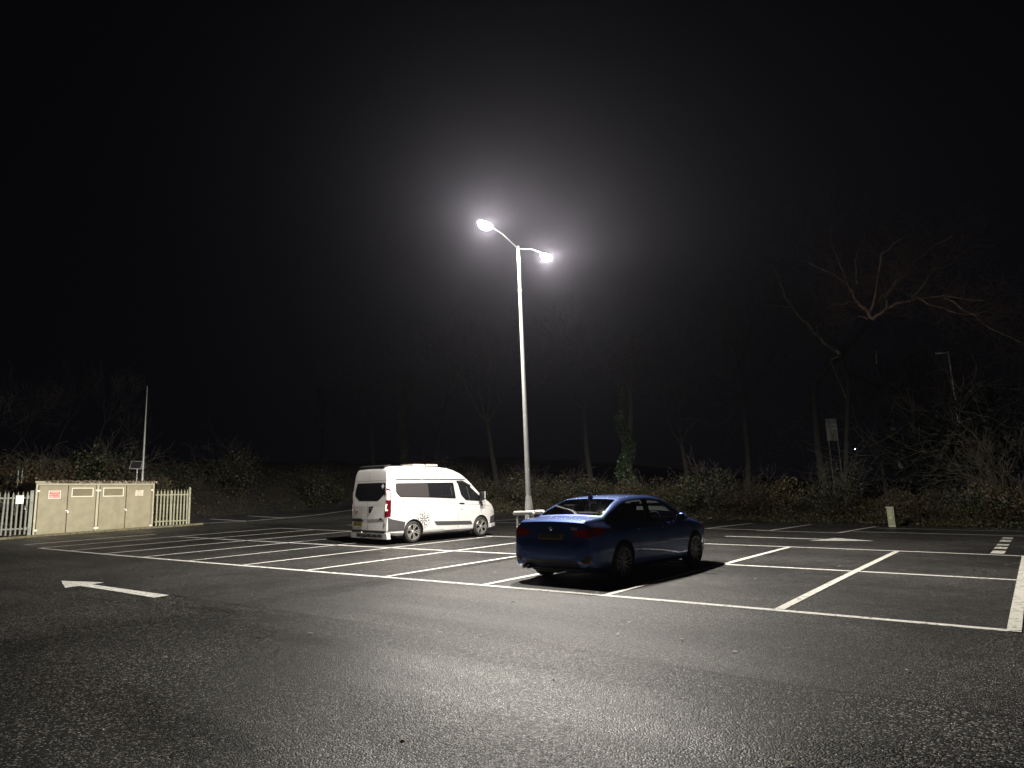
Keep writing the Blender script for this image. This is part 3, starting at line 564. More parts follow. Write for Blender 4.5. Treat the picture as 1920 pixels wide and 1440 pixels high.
        for q in ([(1.83, 1.90), (1.84, 1.28), (1.86, .28)], [(2.90, 1.20), (2.92, .9), (2.95, .78)], [(-.70, 2.30), (-.70, 1.92), (-.78, 1.70)], [(-.50, 2.30), (-.50, 1.95)], [(-.60, 1.44), (-.38, 1.275), (1.83, 1.135), (2.86, 1.08), (3.4, 1.03)], [(1.90, .27), (-.2, .27)]):
            patch('shut_line', bvh, strip_pts(q, .010), 0, s, .0015, GREYP, root, thick=0)
        patch('door_handle', bvh, round_poly([(1.93, 1.135), (2.15, 1.125), (2.15, 1.165), (1.93, 1.175)], .015), 0, s, .02, BLACKP, root)
        patch('keyhole', bvh, round_poly([(1.99, .94), (2.03, .94), (2.03, .98), (1.99, .98)], .015), 0, s, .006, BLACKP, root)
        patch('lower_skirt', bvh, round_poly([(-1.0, .36), (-.42, .355), (-.42, .17), (-1.0, .17)], .02), 0, s, .02, WH, root)
        patch('front_splitter', bvh, round_poly([(3.42, .40), (3.84, .42), (3.84, .20), (3.44, .18)], .02), 0, s, .05, WH, root, thick=.06)
        patch('headlight', bvh, round_poly([(3.30, 1.02), (3.70, .86), (3.66, .78), (3.40, .86)], .03), 0, s, .006, CLR, root)
        # tail light: side face and rear face
        tl = patch('tail_light', bvh, round_poly([(-.985, .84), (-.985, 1.24), (-.955, 1.70), (-.85, 1.66), (-.84, 1.26), (-.88, .84)], .02), 0, s, .010, RED, root)
        patch('lens_base', bvh, round_poly([(s*.845, .82), (s*.845, 1.24), (s*.875, 1.30), (s*.86, 1.70), (s*.93, 1.68), (s*.96, 1.24), (s*.97, .86)], .02), 1, -1, .008, RED, tl)
        patch('clear_lens', bvh, round_poly([(s*.885, 1.34), (s*.87, 1.66), (s*.915, 1.64), (s*.93, 1.34)], .02), 1, -1, .014, CLR, tl)
        patch('clear_lens', bvh, round_poly([(s*.86, 1.00), (s*.86, 1.22), (s*.935, 1.22), (s*.94, 1.02)], .02), 1, -1, .014, CLR, tl)
        patch('clear_lens', bvh, round_poly([(-.96, 1.34), (-.945, 1.64), (-.88, 1.62), (-.87, 1.34)], .01), 0, s, .016, CLR, tl)
        # mirror
        m = MB(); m.box((s*1.12, 2.83, 1.38), (.20, .10, .30)); mi = m.build('wing_mirror', BLACKP, root, True, bevel=.03)
        MB().box((s*1.13, 2.885, 1.40), (.19, .03, .24)).build('mirror_cap', WH, mi, bevel=.02)
        m = MB(); m.tube([(s*.94, 2.88, 1.24), (s*1.05, 2.84, 1.22), (s*1.12, 2.83, 1.25)], .03, 8); m.build('mirror_arm', BLACKP, mi, True)
        # roof vertical gutter
        patch('gutter', bvh, strip_pts([(-.78, 2.29), (-.80, 1.8)], .012), 0, s, .008, GREYP, root)
    # rear doors
    patch('rear_window', bvh, round_poly([(-.68, 1.87), (.80, 1.87), (.82, 1.56), (.56, 1.37), (.46, 1.32), (-.52, 1.32), (-.74, 1.46), (-.76, 1.56)], .05), 1, -1, .006, TINT, root, grid=.06)
    patch('rear_shut_line', bvh, strip_pts([(-.06, 2.24), (-.06, 1.90)], .010), 1, -1, .002, GREYP, root, thick=0); patch('rear_shut_line', bvh, strip_pts([(-.06, 1.31), (-.06, .42)], .010), 1, -1, .002, GREYP, root, thick=0)
    patch('rear_shut_line', bvh, strip_pts([(-.78, .80), (-.80, 1.4), (-.74, 1.93), (.78, 1.93)], .008), 1, -1, .002, GREYP, root, thick=0)
    patch('rear_crease', bvh, strip_pts([(-.80, .755), (.80, .78)], .012), 1, -1, .006, WH, root)
    patch('recess_panel', bvh, round_poly([(-.05, .73), (.80, .745), (.80, .70), (-.05, .66)], .01), 1, -1, .004, mat('shadow_grey', (.30, .29, .28), .5), root)
    patch('handle_surround', bvh, round_poly([(.02, 1.14), (.27, 1.15), (.10, .95), (.04, .95)], .02), 1, -1, .012, BLACKP, root, grid=.04)
    patch('door_latch', bvh, round_poly([(.08, 1.10), (.20, 1.10), (.18, 1.06), (.10, 1.06)], .01), 1, -1, .022, CH, root, grid=.04)
    patch('number_plate_light', bvh, round_poly([(-.84, .77), (-.34, .77), (-.26, .69), (-.84, .685)], .01), 1, -1, .03, BLACKP, root, thick=.03)
    patch('fog_reflector', bvh, round_poly([(.56, .755), (.70, .755), (.68, .80), (.58, .80)], .02), 1, -1, .012, BLACKP, root, grid=.04)
    patch('hinge', bvh, round_poly([(.80, .56), (.84, .56), (.84, .66), (.80, .66)], .01), 1, -1, .016, GREYP, root); patch('hinge', bvh, round_poly([(.80, 1.50), (.86, 1.50), (.86, 1.60), (.80, 1.60)], .01), 1, -1, .018, BLACKP, root)
    pl = MB().box((-.56, -1.018, .60), (.52, .012, .13)).build('number_plate', mat('van_yellow_plate', (.24, .18, .05), .45), root)
    text('VZ11 RLJ', .095, BLACKP, pl, (-.56, -1.026, .60), (rad(90), 0, 0), 'registration', bold=.002)
    text('CUSTOM', .05, mat('badge_red', (.15, .02, .02), .3), root, (-.66, -1.006, .98), (rad(90), 0, 0), 'van_badge'); text('TDCi', .045, mat('badge_dark', (.03, .02, .02), .3), root, (-.66, -1.008, .92), (rad(90), 0, 0), 'van_badge')
    # rear skirt with grille openings, tow ball
    m = MB(); m.box((0, -.985, .395), (1.72, .10, .05)); m.build('bumper_gap', BLACKP, root)
    m = MB(); m.cur = 0
    m.poly([(-.94, -1.02, .36), (.94, -1.02, .36), (.96, -1.0, .17), (-.96, -1.0, .17)], (0, .14, 0)); m.build('rear_bumper', WH, root, bevel=.012)
    m = MB()
    for k in range(5):
        xx = -.62+.27*k; m.poly([(xx, -1.024, .31), (xx+.22, -1.024, .31), (xx+.26, -1.022, .215), (xx+.02, -1.022, .215)], (0, .012, 0))
    m.build('bumper_grille', BLACKP, root)
    m = MB(); m.tube([(-.2, -.98, .2), (-.2, -1.10, .21), (-.2, -1.12, .33)], .02, 8); m.build('tow_bar', BLACKP, root, True); m = MB(); m.lathe([(.001, .39), (.02, .385), (.028, .365), (.02, .345), (.012, .33)], 12, None, (-.2, -1.12, 0)); m.build('tow_ball', CH, root, True)
    # roof furniture
    m = MB(); m.poly([(-.70, -.90, 2.345), (.66, -.90, 2.345), (.66, -.66, 2.395), (-.70, -.66, 2.395)], (0, .0, .035)); m.build('roof_spoiler', BLACKP, root, bevel=.01)
    for yc in (.72, 1.27):
        m = MB(); m.box((0, yc, 2.425), (.72, .50, .05)); f = m.build('roof_vent', WH, root, bevel=.02); m = MB(); m.box((0, yc, 2.462), (.64, .44, .03)); m.build('vent_lid', mat('smoked_acrylic', (.12, .07, .06), .15), f, bevel=.012)
    MB().box((-.45, .2, 2.42), (.5, 1.0, .035)).build('solar_panel', TINT, root, bevel=.005)
    # compass decal
    cx, cz = .38, .70; deg = math.radians
    def dec(pts): return patch('piece', bvh, pts, 0, 1, .005, BLACKP, None, thick=0, grid=.2)
    pcs = []
    for k in range(8):
        an = deg(45*k+14); r1 = .235 if k % 2 == 0 else .17; c_, s_ = math.cos(an), math.sin(an); wv = .034
        pcs.append(dec([(cx+c_*.03-s_*wv*.3, cz+s_*.03+c_*wv*.3), (cx+c_*r1*.8-s_*wv, cz+s_*r1*.8+c_*wv), (cx+c_*r1, cz+s_*r1), (cx+c_*.03+s_*wv*.3, cz+s_*.03-c_*wv*.3)]))
        an += .39; c_, s_ = math.cos(an), math.sin(an); u = .20; e = .024
        pcs.append(dec([(cx+c_*u-e, cz+s_*u-e*.8), (cx+c_*u+e, cz+s_*u-e), (cx+c_*u+e*.7, cz+s_*u+e), (cx+c_*u-e, cz+s_*u+e*.6)]))
    for k in range(44):
        an = 2*math.pi*k/44; rr = .255+.012*(k % 2); e = .011; x_, z_ = cx+rr*math.cos(an), cz+rr*math.sin(an); pcs.append(dec([(x_-e, z_-e), (x_+e, z_-e), (x_+e, z_+e), (x_-e, z_+e)]))
    for k in range(4):
        an = deg(90*k+14); rr = .30; x_, z_ = cx+rr*math.cos(an), cz+rr*math.sin(an); pcs.append(dec(strip_pts([(x_-.014, z_-.018), (x_+.0, z_+.018), (x_+.014, z_-.018)], .007)))
    bm = bmesh.new()
    for p in pcs: bm.from_mesh(p.data)
    me = bpy.data.meshes.new('compass_decal'); bm.to_mesh(me); bm.free(); me.materials.append(BLACKP)
    for p in pcs: bpy.data.objects.remove(p)
    o = bpy.data.objects.new('compass_decal', me); COL.objects.link(o); o.parent = root
    # sticker on rear glass
    pts = [(.69+(.055+.022*math.cos(3*t*math.pi/7)*(-1)**t)*math.cos(2*math.pi*t/14), 1.76+(.055+.02*(-1)**t)*math.sin(2*math.pi*t/14)*1.2) for t in range(14)]
    patch('window_sticker', bvh, pts, 1, -1, .012, mat('sticker_white', (.7, .72, .72), .5), root, thick=.002, grid=.2)
    m = MB(); m.box((0, 1.4, .22), (1.6, 3.8, .08)); m.box((.3, .9, .2), (.4, .9, .12)); m.box((0, 0, .3), (1.5, .08, .1)); m.box((0, 2.933, .3), (1.5, .08, .1)); m.build('underbody', BLACKP, root)
    for s in (-1, 1): MB().box((s*.84, 2.50, .26), (.22, .012, .26)).build('mud_flap', BLACKP, root)
    patch('windscreen', bvh, round_poly([(-.80, 3.02), (-.66, 2.40), (.66, 2.40), (.80, 3.02)], .06), 2, 1, .006, TINT, root)
    for y in (0, 2.933):
        for s in (-1, 1): wheel(root, (s*.86, y, .338), s, .338, .235, .225, 'y', RIM)
camper()
# ------------------------------------------------------------------ beige electrical cabinet
def cabinet():
    X = -26.1; Y0, Y1 = 1.93, 6.87; Z0, Z1 = .79, 3.0; gz = G(X, 4.4)
    root = empty('electrical_cabinet', (X, (Y0+Y1)/2, Z0)); tag(root, 'wide beige electrical cabinet with four doors standing between the two palisade fences', 'cabinet')
    def L(x, y, z): return (x-X, y-(Y0+Y1)/2, z-Z0)
    BG = mat('beige_panel', (.225, .20, .125), .6, noise=.12, nscale=3, bump=.1, bscale=60); BGL = mat('beige_frame', (.36, .33, .23), .55, noise=.1, nscale=5); SEAM = mat('door_gap', (.04, .03, .015), .9)
    m = MB(); m.box(L(X-.75, 4.4, (Z0+Z1)/2-.1), (1.46, Y1-Y0, Z1-Z0+.2)); m.build('wall', BG, root)
    m = MB()
    for y in (Y0+.035, Y1-.035): m.box(L(X, y, (Z0+Z1)/2), (.06, .07, Z1-Z0))
    m.box(L(X, 4.4, Z1-.04), (.058, Y1-Y0-.14, .08)); m.box(L(X-.0, 4.375, (Z0+Z1)/2-.04), (.05, .10, Z1-Z0-.08)); m.build('door_frame', BGL, root, bevel=.004)
    m = MB(); m.box(L(X-.72, 4.42, 3.045), (1.60, Y1-Y0+.16, .085)); m.build('roof', BGL, root, bevel=.01)
    m = MB(); random.seed(8)
    for i in range(900):
        y = random.uniform(Y0+.55, Y1+.02) if i % 3 else random.uniform(Y0+.3, Y0+3); z = 3.09+random.uniform(-.07, .035); x = X+.082+random.uniform(.002, .02) if z < 3.09 else X+.09-random.random()*.3; s = random.uniform(.02, .05); n1 = Vector((random.gauss(1, .5), random.gauss(0, .5), random.gauss(0, .6))).normalized(); n2 = n1.orthogonal().normalized(); n3 = n1.cross(n2); c0 = Vector(L(x, y, z))
        m.add([c0-n2*s, c0+n3*s*.6, c0+n2*s, c0-n3*s*.6], [(0, 1, 2, 3)])
    m.build('roof_debris', leafmat('roof_litter', [(0, (.04, .03, .02)), (.5, (.12, .09, .05)), (.85, (.35, .28, .2))]), root)
    doors = [(2.04, 3.16), (3.175, 4.30), (4.45, 5.59), (5.605, 6.75)]
    for i, (a, b) in enumerate(doors):
        m = MB(); m.box(L(X+.0, (a+b)/2, (Z0+2.92)/2+.01), (.03, b-a-.02, 2.92-Z0-.04)); d = m.build('door', BG, root, bevel=.003)
        m = MB(); m.box(L(X+.003, (a+b)/2, (Z0+2.92)/2), (.015, b-a+.012, 2.92-Z0)); m.build('door_gap', SEAM, d)
        if i in (1, 2):
            ya, yb = (3.30, 4.18) if i == 1 else (4.585, 5.475)
            m = MB(); 
            for (yy, zz, dy, dz) in (((ya+yb)/2, 2.785, yb-ya, .035), ((ya+yb)/2, 2.425, yb-ya, .035), (ya+.018, 2.605, .035, .33), (yb-.018, 2.605, .035, .33)): m.box(L(X+.022, yy, zz), (.016, dy, dz))
            f = m.build('vent_frame', mat('vent_white', (.68, .64, .50), .5), d)
            m = MB()
            for k in range(8): m.box(L(X+.02, (ya+yb)/2, 2.46+.041*k), (.02, yb-ya-.07, .026), Matrix.Rotation(rad(35), 3, 'Y'))
            m.build('louvre', BG, f)
    for y, zz in ((3.17, 1.82), (5.59, 1.82)):
        m = MB(); m.box(L(X+.035, y-.02, zz), (.03, .10, .035)); m.box(L(X+.05, y+.02, zz-.05), (.035, .06, .08)); m.build('padlock', mat('padlock_metal', (.75, .74, .70), .35, .5), root, bevel=.006)
    for y, zz in ((2.03, 2.67), (2.03, 1.03), (4.375, 2.68), (4.375, 1.02), (6.76, 2.69), (6.76, 1.02)):
        dd = .26 if 4 < y < 5 else .14
        m = MB(); m.poly([L(X+.032, y-dd/2, zz), L(X+.032, y-dd/4, zz-.04), L(X+.032, y+dd/4, zz-.04), L(X+.032, y+dd/2, zz), L(X+.032, y+dd/4, zz+.04), L(X+.032, y-dd/4, zz+.04)], (.012, 0, 0)); m.build('hinge', mat('hinge_cream', (.66, .62, .50), .5), root)
    m = MB(); m.box(L(X+.018, 2.65, 2.515), (.008, .47, .335)); sg = m.build('warning_sign', mat('sign_cream', (.72, .62, .52), .5), root)
    m = MB(); m.box(L(X+.024, 2.65, 2.515), (.006, .40, .27)); m.build('red_panel', mat('sign_red', (.50, .045, .035), .5), sg)
    PK = mat('sign_pink', (.80, .42, .34), .5)
    for k, t_ in enumerate(('DANGER', 'HIGH VOLTAGE', 'KEEP OUT')):
        text(t_, .075 if k != 1 else .062, PK, sg, Vector(L(X+.028, 2.65, 2.60-.085*k)), (rad(90), 0, rad(90)), 'lettering', sx=1.0, bold=.003)
    m = MB(); m.box(L(X+.02, 6.18, 2.555), (.01, .36, .26)); lb = m.build('paper_notice', mat('notice', (.55, .50, .38), .6, noise=.2, nscale=9), root)
    m = MB()
    for k in range(5): m.box(L(X+.0265, 6.17+.02*(k % 2), 2.64-.042*k), (.002, .26-.05*(k % 3), .012))
    m.build('notice_print', mat('print_grey', (.22, .20, .15), .7), lb)
    m = MB(); m.box(L(X-.7, 4.4, Z0-.12), (1.6, Y1-Y0+.1, .28)); m.build('plinth', mat('plinth_concrete', (.22, .2, .13), .9, noise=.3), root)
cabinet()
# ------------------------------------------------------------------ palisade fences
def palisade(name_label, X, y0, y1, n, z0, z1, mt, gate=False, pmat=None):
    root = empty('palisade_fence', (X, y0, z0)); tag(root, name_label, 'fence', 'palisade fences beside the cabinet')
    def L(x, y, z): return (x-X, y-y0, z-z0)
    st = (y1-y0)/n
    proto = None
    for i in range(n):
        y = y0+st*(i+.5); w_ = .062
        if proto is None:
            m = MB(); h = z1-z0-.1
            prof = [(-.034, 0), (-.012, .016), (.012, .016), (.034, 0)]
            vs = []
            for (yy, xx) in prof: vs += [(xx, yy, .08), (xx, yy, h-.09)]
            m.add(vs, [(0, 1, 3, 2), (2, 3, 5, 4), (4, 5, 7, 6)]); m.add([(0, -.034, h-.09), (.016, -.012, h-.09), (.016, .012, h-.09), (0, .034, h-.09), (.006, 0, h+.04)], [(0, 1, 4), (1, 2, 4), (2, 3, 4)])
            proto = m.build('pale', mt, root); sd = proto.modifiers.new('s', 'SOLIDIFY'); sd.thickness = .004; proto.location = L(X+.03, y, z0)
        else:
            o = proto.copy(); COL.objects.link(o); o.parent = root; o.location = L(X+.03, y, z0+random.uniform(-.012, .012)); o.rotation_euler = (random.gauss(0, .006), 0, random.gauss(0, .05))
    for z in (z0+.33, z1-.33): MB().box(L(X, (y0+y1)/2, z), (.05, y1-y0, .05)).build('rail', mt, root)
    return root, L
random.seed(3)
MOSSG = mat('mossy_galvanised', (.36, .35, .25), .7, .2, noise=.35, nscale=7, col2=(.22, .22, .14)); DARKG = mat('dull_galvanised', (.20, .21, .18), .65, .25, noise=.25, nscale=6)
r, L = palisade('short palisade fence with mossy pales right of the beige cabinet', -26.1, 6.95, 8.60, 10, .86, 2.78, MOSSG)
MB().box(L(-26.12, 8.63, 1.82), (.09, .09, 1.98)).build('post', MOSSG, r); MB().box(L(-26.12, 7.72, 1.75), (.05, .1, 1.8)).build('post', MOSSG, r)
r, L = palisade('grey palisade gate and fence with a white notice left of the cabinet', -26.1, -2.4, 1.72, 25, .80, 2.72, DARKG)
MB().box(L(-26.08, 1.80, 1.72), (.08, .13, 1.95)).build('post', DARKG, r)
for zz in (2.42, 1.13): MB().box(L(-26.03, 1.64, zz), (.05, .1, .13)).build('hinge', DARKG, r)
lb = MB().box(L(-26.02, 1.36, 2.32), (.012, .28, .34)).build('notice', mat('white_notice', (.72, .71, .66), .5), r)
m = MB(); m.box(L(-26.02, 1.60, 1.98), (.05, .13, .17)); m.box(L(-25.985, 1.58, 1.93), (.03, .06, .08)); m.build('lock', BLACKP, r, bevel=.006); MB().box(L(-25.965, 1.57, 1.93), (.012, .035, .05)).build('padlock', WHITEMETAL, r)
# ------------------------------------------------------------------ things behind the cabinet
x, y = -27.5, 6.93; z = T(x, y); o = empty('slim_pole', (x, y, z)); tag(o, 'tall slim tapering pale pole rising behind the right end of the beige cabinet', 'pole')
m = MB(); m.lathe([(.062, -.1), (.06, 1.5), (.05, 3.6), (.028, 5.6), (.014, 7.94-z)], 14); m.build('shaft', WHITEMETAL, o, True); m = MB(); m.tube([(0, 0, 7.92-z), (-.25, .1, 8.0-z), (-.7, .3, 8.02-z)], .014, 6); m.build('bracket', GALV, o, True)
x, y = -27.5, 6.66; z = T(x, y); o = empty('solar_panel', (x, y, z)); tag(o, 'small tilted solar panel on a thin post above the beige cabinet roof', 'solar panel')
MB().tube([(0, 0, -.1), (0, 0, 3.78-z)], .028, 10).build('post', WHITEMETAL, o, True)
R = Matrix.Rotation(rad(-18), 3, 'X') @ Matrix.Rotation(rad(28), 3, 'Y')
MB().box((.05, -.09, 3.96-z), (.03, .56, .42), Matrix.Rotation(rad(28), 3, 'Y')).build('frame', WHITEMETAL, o)
MB().box((.072, -.09, 3.965-z), (.012, .50, .36), Matrix.Rotation(rad(28), 3, 'Y')).build('cells', mat('cells', (.02, .022, .03), .35), o)
for yy, lab in ((1.84, 'thin grey rod of a pair above the left fence, the left one'), (1.99, 'thin grey rod of a pair above the left fence, the right one beside the cabinet')):
    o = MB().tube([(0, 0, 0), (0, 0, 3.76-T(-28, yy))], .024, 8).build('thin_post', GALV, None, True); o.location = (-28, yy, T(-28, yy)); tag(o, lab, 'post', 'paired thin rods behind the fence')
# ------------------------------------------------------------------ pale green feeder pillar at the hedge
def feeder():
    x, y = 2.98, 21.1; z = G(x, y); o = empty('feeder_pillar', (x, y, z), (0, 0, rad(-16))); tag(o, 'small pale green electricity pillar standing at the foot of the hedge', 'utility box')
    PG = mat('pale_green', (.34, .36, .22), .55, noise=.12, nscale=6); PE = mat('pale_green_edge', (.50, .51, .38), .5)
    MB().box((0, .12, .36), (.26, .22, .74)).build('cabinet_body', PE, o, bevel=.01); MB().box((0, .11, .745), (.31, .28, .035)).build('cap', PE, o, bevel=.008)
    d = MB().box((0, 0, .39), (.19, .018, .60)).build('door', PG, o, bevel=.004); MB().box((0, .006, .39), (.205, .010, .615)).build('door_gap', BLACKP, d)
    MB().box((.0, -.012, .35), (.055, .006, .075)).build('label', mat('pillar_label', (.7, .68, .5), .5), d); MB().box((.0, -.012, .47), (.07, .005, .016)).build('label', mat('pillar_label2', (.55, .55, .4), .5), d)
    for zz in (.15, .62): MB().box((-.11, -.004, zz), (.02, .02, .05)).build('hinge', PE, d)
feeder()
# ------------------------------------------------------------------ far things at the right: unlit lamp, hut corners, tiny light
x, y = 4.9, 32; z = T(x, y); o = empty('street_lamp', (x, y, z)); tag(o, 'unlit pale street lamp standing among the dark trees at far right', 'street lamp')
m = MB(); m.lathe([(.07, -.1), (.06, 4), (.045, 8.25-z), (0, 8.27-z)], 12); m.build('shaft', WHITEMETAL, o, True)
m = MB(); m.tube([(0, 0, 8.2-z), (-.2, 0, 8.22-z)], .03, 8); m.box((-.36, 0, 8.2-z), (.42, .18, .07), Matrix.Rotation(rad(8), 3, 'Y')); m.build('lamp_head', WHITEMETAL, o, bevel=.01)
BRK = mat('brick', (.18, .13, .085), .9, noise=.3, nscale=3)
n_ = BRK.node_tree; bk = n_.nodes.new('ShaderNodeTexBrick'); bk.inputs['Scale'].default_value = 4; bk.inputs['Color1'].default_value = (.26, .20, .12, 1); bk.inputs['Color2'].default_value = (.17, .12, .07, 1); bk.inputs['Mortar'].default_value = (.05, .045, .035, 1)
tcn = n_.nodes.new('ShaderNodeTexCoord'); mp = n_.nodes.new('ShaderNodeMapping'); mp.inputs['Rotation'].default_value = (rad(90), 0, 0); n_.links.new(tcn.outputs['Object'], mp.inputs[0]); n_.links.new(mp.outputs[0], bk.inputs[0]); n_.links.new(bk.outputs[0], n_.nodes['Principled BSDF'].inputs[0])
PALEW = mat('pale_render', (.17, .17, .16), .8, noise=.3, nscale=2)
def board(x, y, z0, wx, hz_, wm, label):
    z = T(x, y)-.1; o = empty('sign_board', (x, y, z)); tag(o, label, 'sign')
    MB().box((0, 0, z0+hz_/2-z), (wx, .05, hz_)).build('panel', wm, o)
    m = MB(); m.box((0, -.03, z0+hz_*.62-z), (wx+.02, .012, .05)); m.box((-wx*.12, -.03, z0+hz_/2-z), (.05, .012, hz_)); m.build('frame_bars', BLACKP, o)
    for s_ in (-1, 1): MB().box((s_*wx*.4, .06, (z0+hz_-z)/2), (.06, .06, z0+hz_-z)).build('post', BLACKP, o)
board(-1.08, 32, 4.15, .58, 1.25, PALEW, 'small pale board half hidden behind branches beyond the hedge'); board(6.72, 32, 3.15, .66, .56, BRK, 'small yellowish board behind bare stems at far right')
o = empty('bulkhead_light', (-.02, 32, 3.6)); tag(o, 'tiny cold white light shining beyond the hedge', 'light')
zb_ = T(0, 32.1)
MB().tube([(0, .08, zb_-3.6), (0, .08, .1)], .03, 8).build('post', BLACKP, o, True)
m = MB(); m.lathe([(0, -.035), (.03, -.02), (.035, 0), (.03, .02), (0, .035)], 12, Matrix.Rotation(rad(90), 3, 'X')); m.build('lens', mat('cold_lamp', (1, 1, 1), .4, emit=(.6, .75, 1), estr=6), o, True)
# ------------------------------------------------------------------ vegetation
def quad_leaf(m, p, s, rnd):
    a = Vector((rnd.gauss(0, 1), rnd.gauss(0, 1), rnd.gauss(0, 1))).normalized(); b = a.orthogonal().normalized(); b = (b*math.cos(1.3)+a.cross(b)*math.sin(1.3))
    c = a.cross(b); k = rnd.uniform(.45, .8)
    m.add([p-b*s, p+c*s*k+a*s*.15, p+b*s, p-c*s*k+a*s*.15], [(0, 1, 2, 3)])
def twiggy(m, p, d, r, L, depth, rnd, nseg=4, kids=3, spread=.6, gnarl=.22, up_=.08, minr=.004, sides=5, out=None):
    pts = [p.copy()]; rs = [r]
    for i in range(nseg):
        d = (d+Vector((rnd.gauss(0, gnarl), rnd.gauss(0, gnarl), rnd.gauss(0, gnarl)+up_))).normalized(); p = p+d*L/nseg; pts.append(p.copy()); rs.append(max(minr, r*(1-.45*(i+1)/nseg)))
    tgt = m if (depth >= 3 or out is None) else out
    tgt.tube(pts, rs, sides if depth > 1 else 3, cap=False)
    if depth <= 0: return
    for k in range(kids+(1 if depth > 2 else 0)):
        t = rnd.uniform(.35, 1) if k else 1.0; i = min(nseg, max(1, round(t*nseg))); q = pts[i]
        ax = d.orthogonal().normalized(); ax.rotate(Matrix.Rotation(rnd.uniform(0, 6.28), 3, d)); nd = (d+ax*rnd.uniform(.5, 1.3)*spread*1.4).normalized()
        twiggy(m, q, nd, max(minr, rs[i]*rnd.uniform(.5, .75)), L*rnd.uniform(.55, .8), depth-1, rnd, nseg, kids, spread, gnarl, up_, minr, sides, out)
def bare_tree(seed, H, r0, lean=(0, 0), depth=5, kids=3, bole=.35, spread=.6, tm=None, gnarl=.2, minr=.006, label='', group='bare winter trees beyond the car park'):
    rnd = random.Random(seed); root = empty('bare_tree'); tag(root, label, 'tree', group)
    trunk = MB(); crown = MB(); p = Vector((0, 0, -.3)); d = Vector((lean[0], lean[1], 1)).normalized(); pts = [p]; rs = [r0*1.25]; n_ = 7
    for i in range(n_):
        d = (d+Vector((rnd.gauss(0, .07), rnd.gauss(0, .07), .02))).normalized(); p = p+d*H*bole/n_; pts.append(p); rs.append(r0*(1-.35*(i+1)/n_))
    trunk.tube(pts, rs, 9, cap=False)
    for k in range(4):
        a_ = 6.28*k/4+rnd.uniform(-.5, .5); nd = (d+Vector((math.cos(a_), math.sin(a_), 0))*rnd.uniform(.4, 1.0)*spread*1.5).normalized()
        twiggy(trunk, p, nd, rs[-1]*rnd.uniform(.5, .75), H*(1-bole)*rnd.uniform(.38, .52), depth-1, rnd, kids=kids, spread=spread, gnarl=gnarl, minr=minr, out=crown)
    trunk.build('trunk', BARK, root, True, ang=80); crown.build('crown', tm or TWIG, root)
    return root
def place(o, x, y, rz=0, sc=1): o.location = (x, y, T(x, y)); o.rotation_euler = (0, 0, rz); o.scale = (sc,)*3; return o
def copy_tree(o, label):
    c = o.copy(); COL.objects.link(c); c['label'] = label
    for ch in o.children: d = ch.copy(); COL.objects.link(d); d.parent = c
    return c
def px2w(px, Y, py=900):
    d = fwd*1285.84+r2*(px-960)+u2*(720-py); t = (Y-CAM[1])/d.y; return CAM[0]+d.x*t
def px3(px, py, Y):
    d = fwd*1285.84+r2*(px-960)+u2*(720-py); t = (Y-CAM[1])/d.y; return Vector(CAM)+d*t
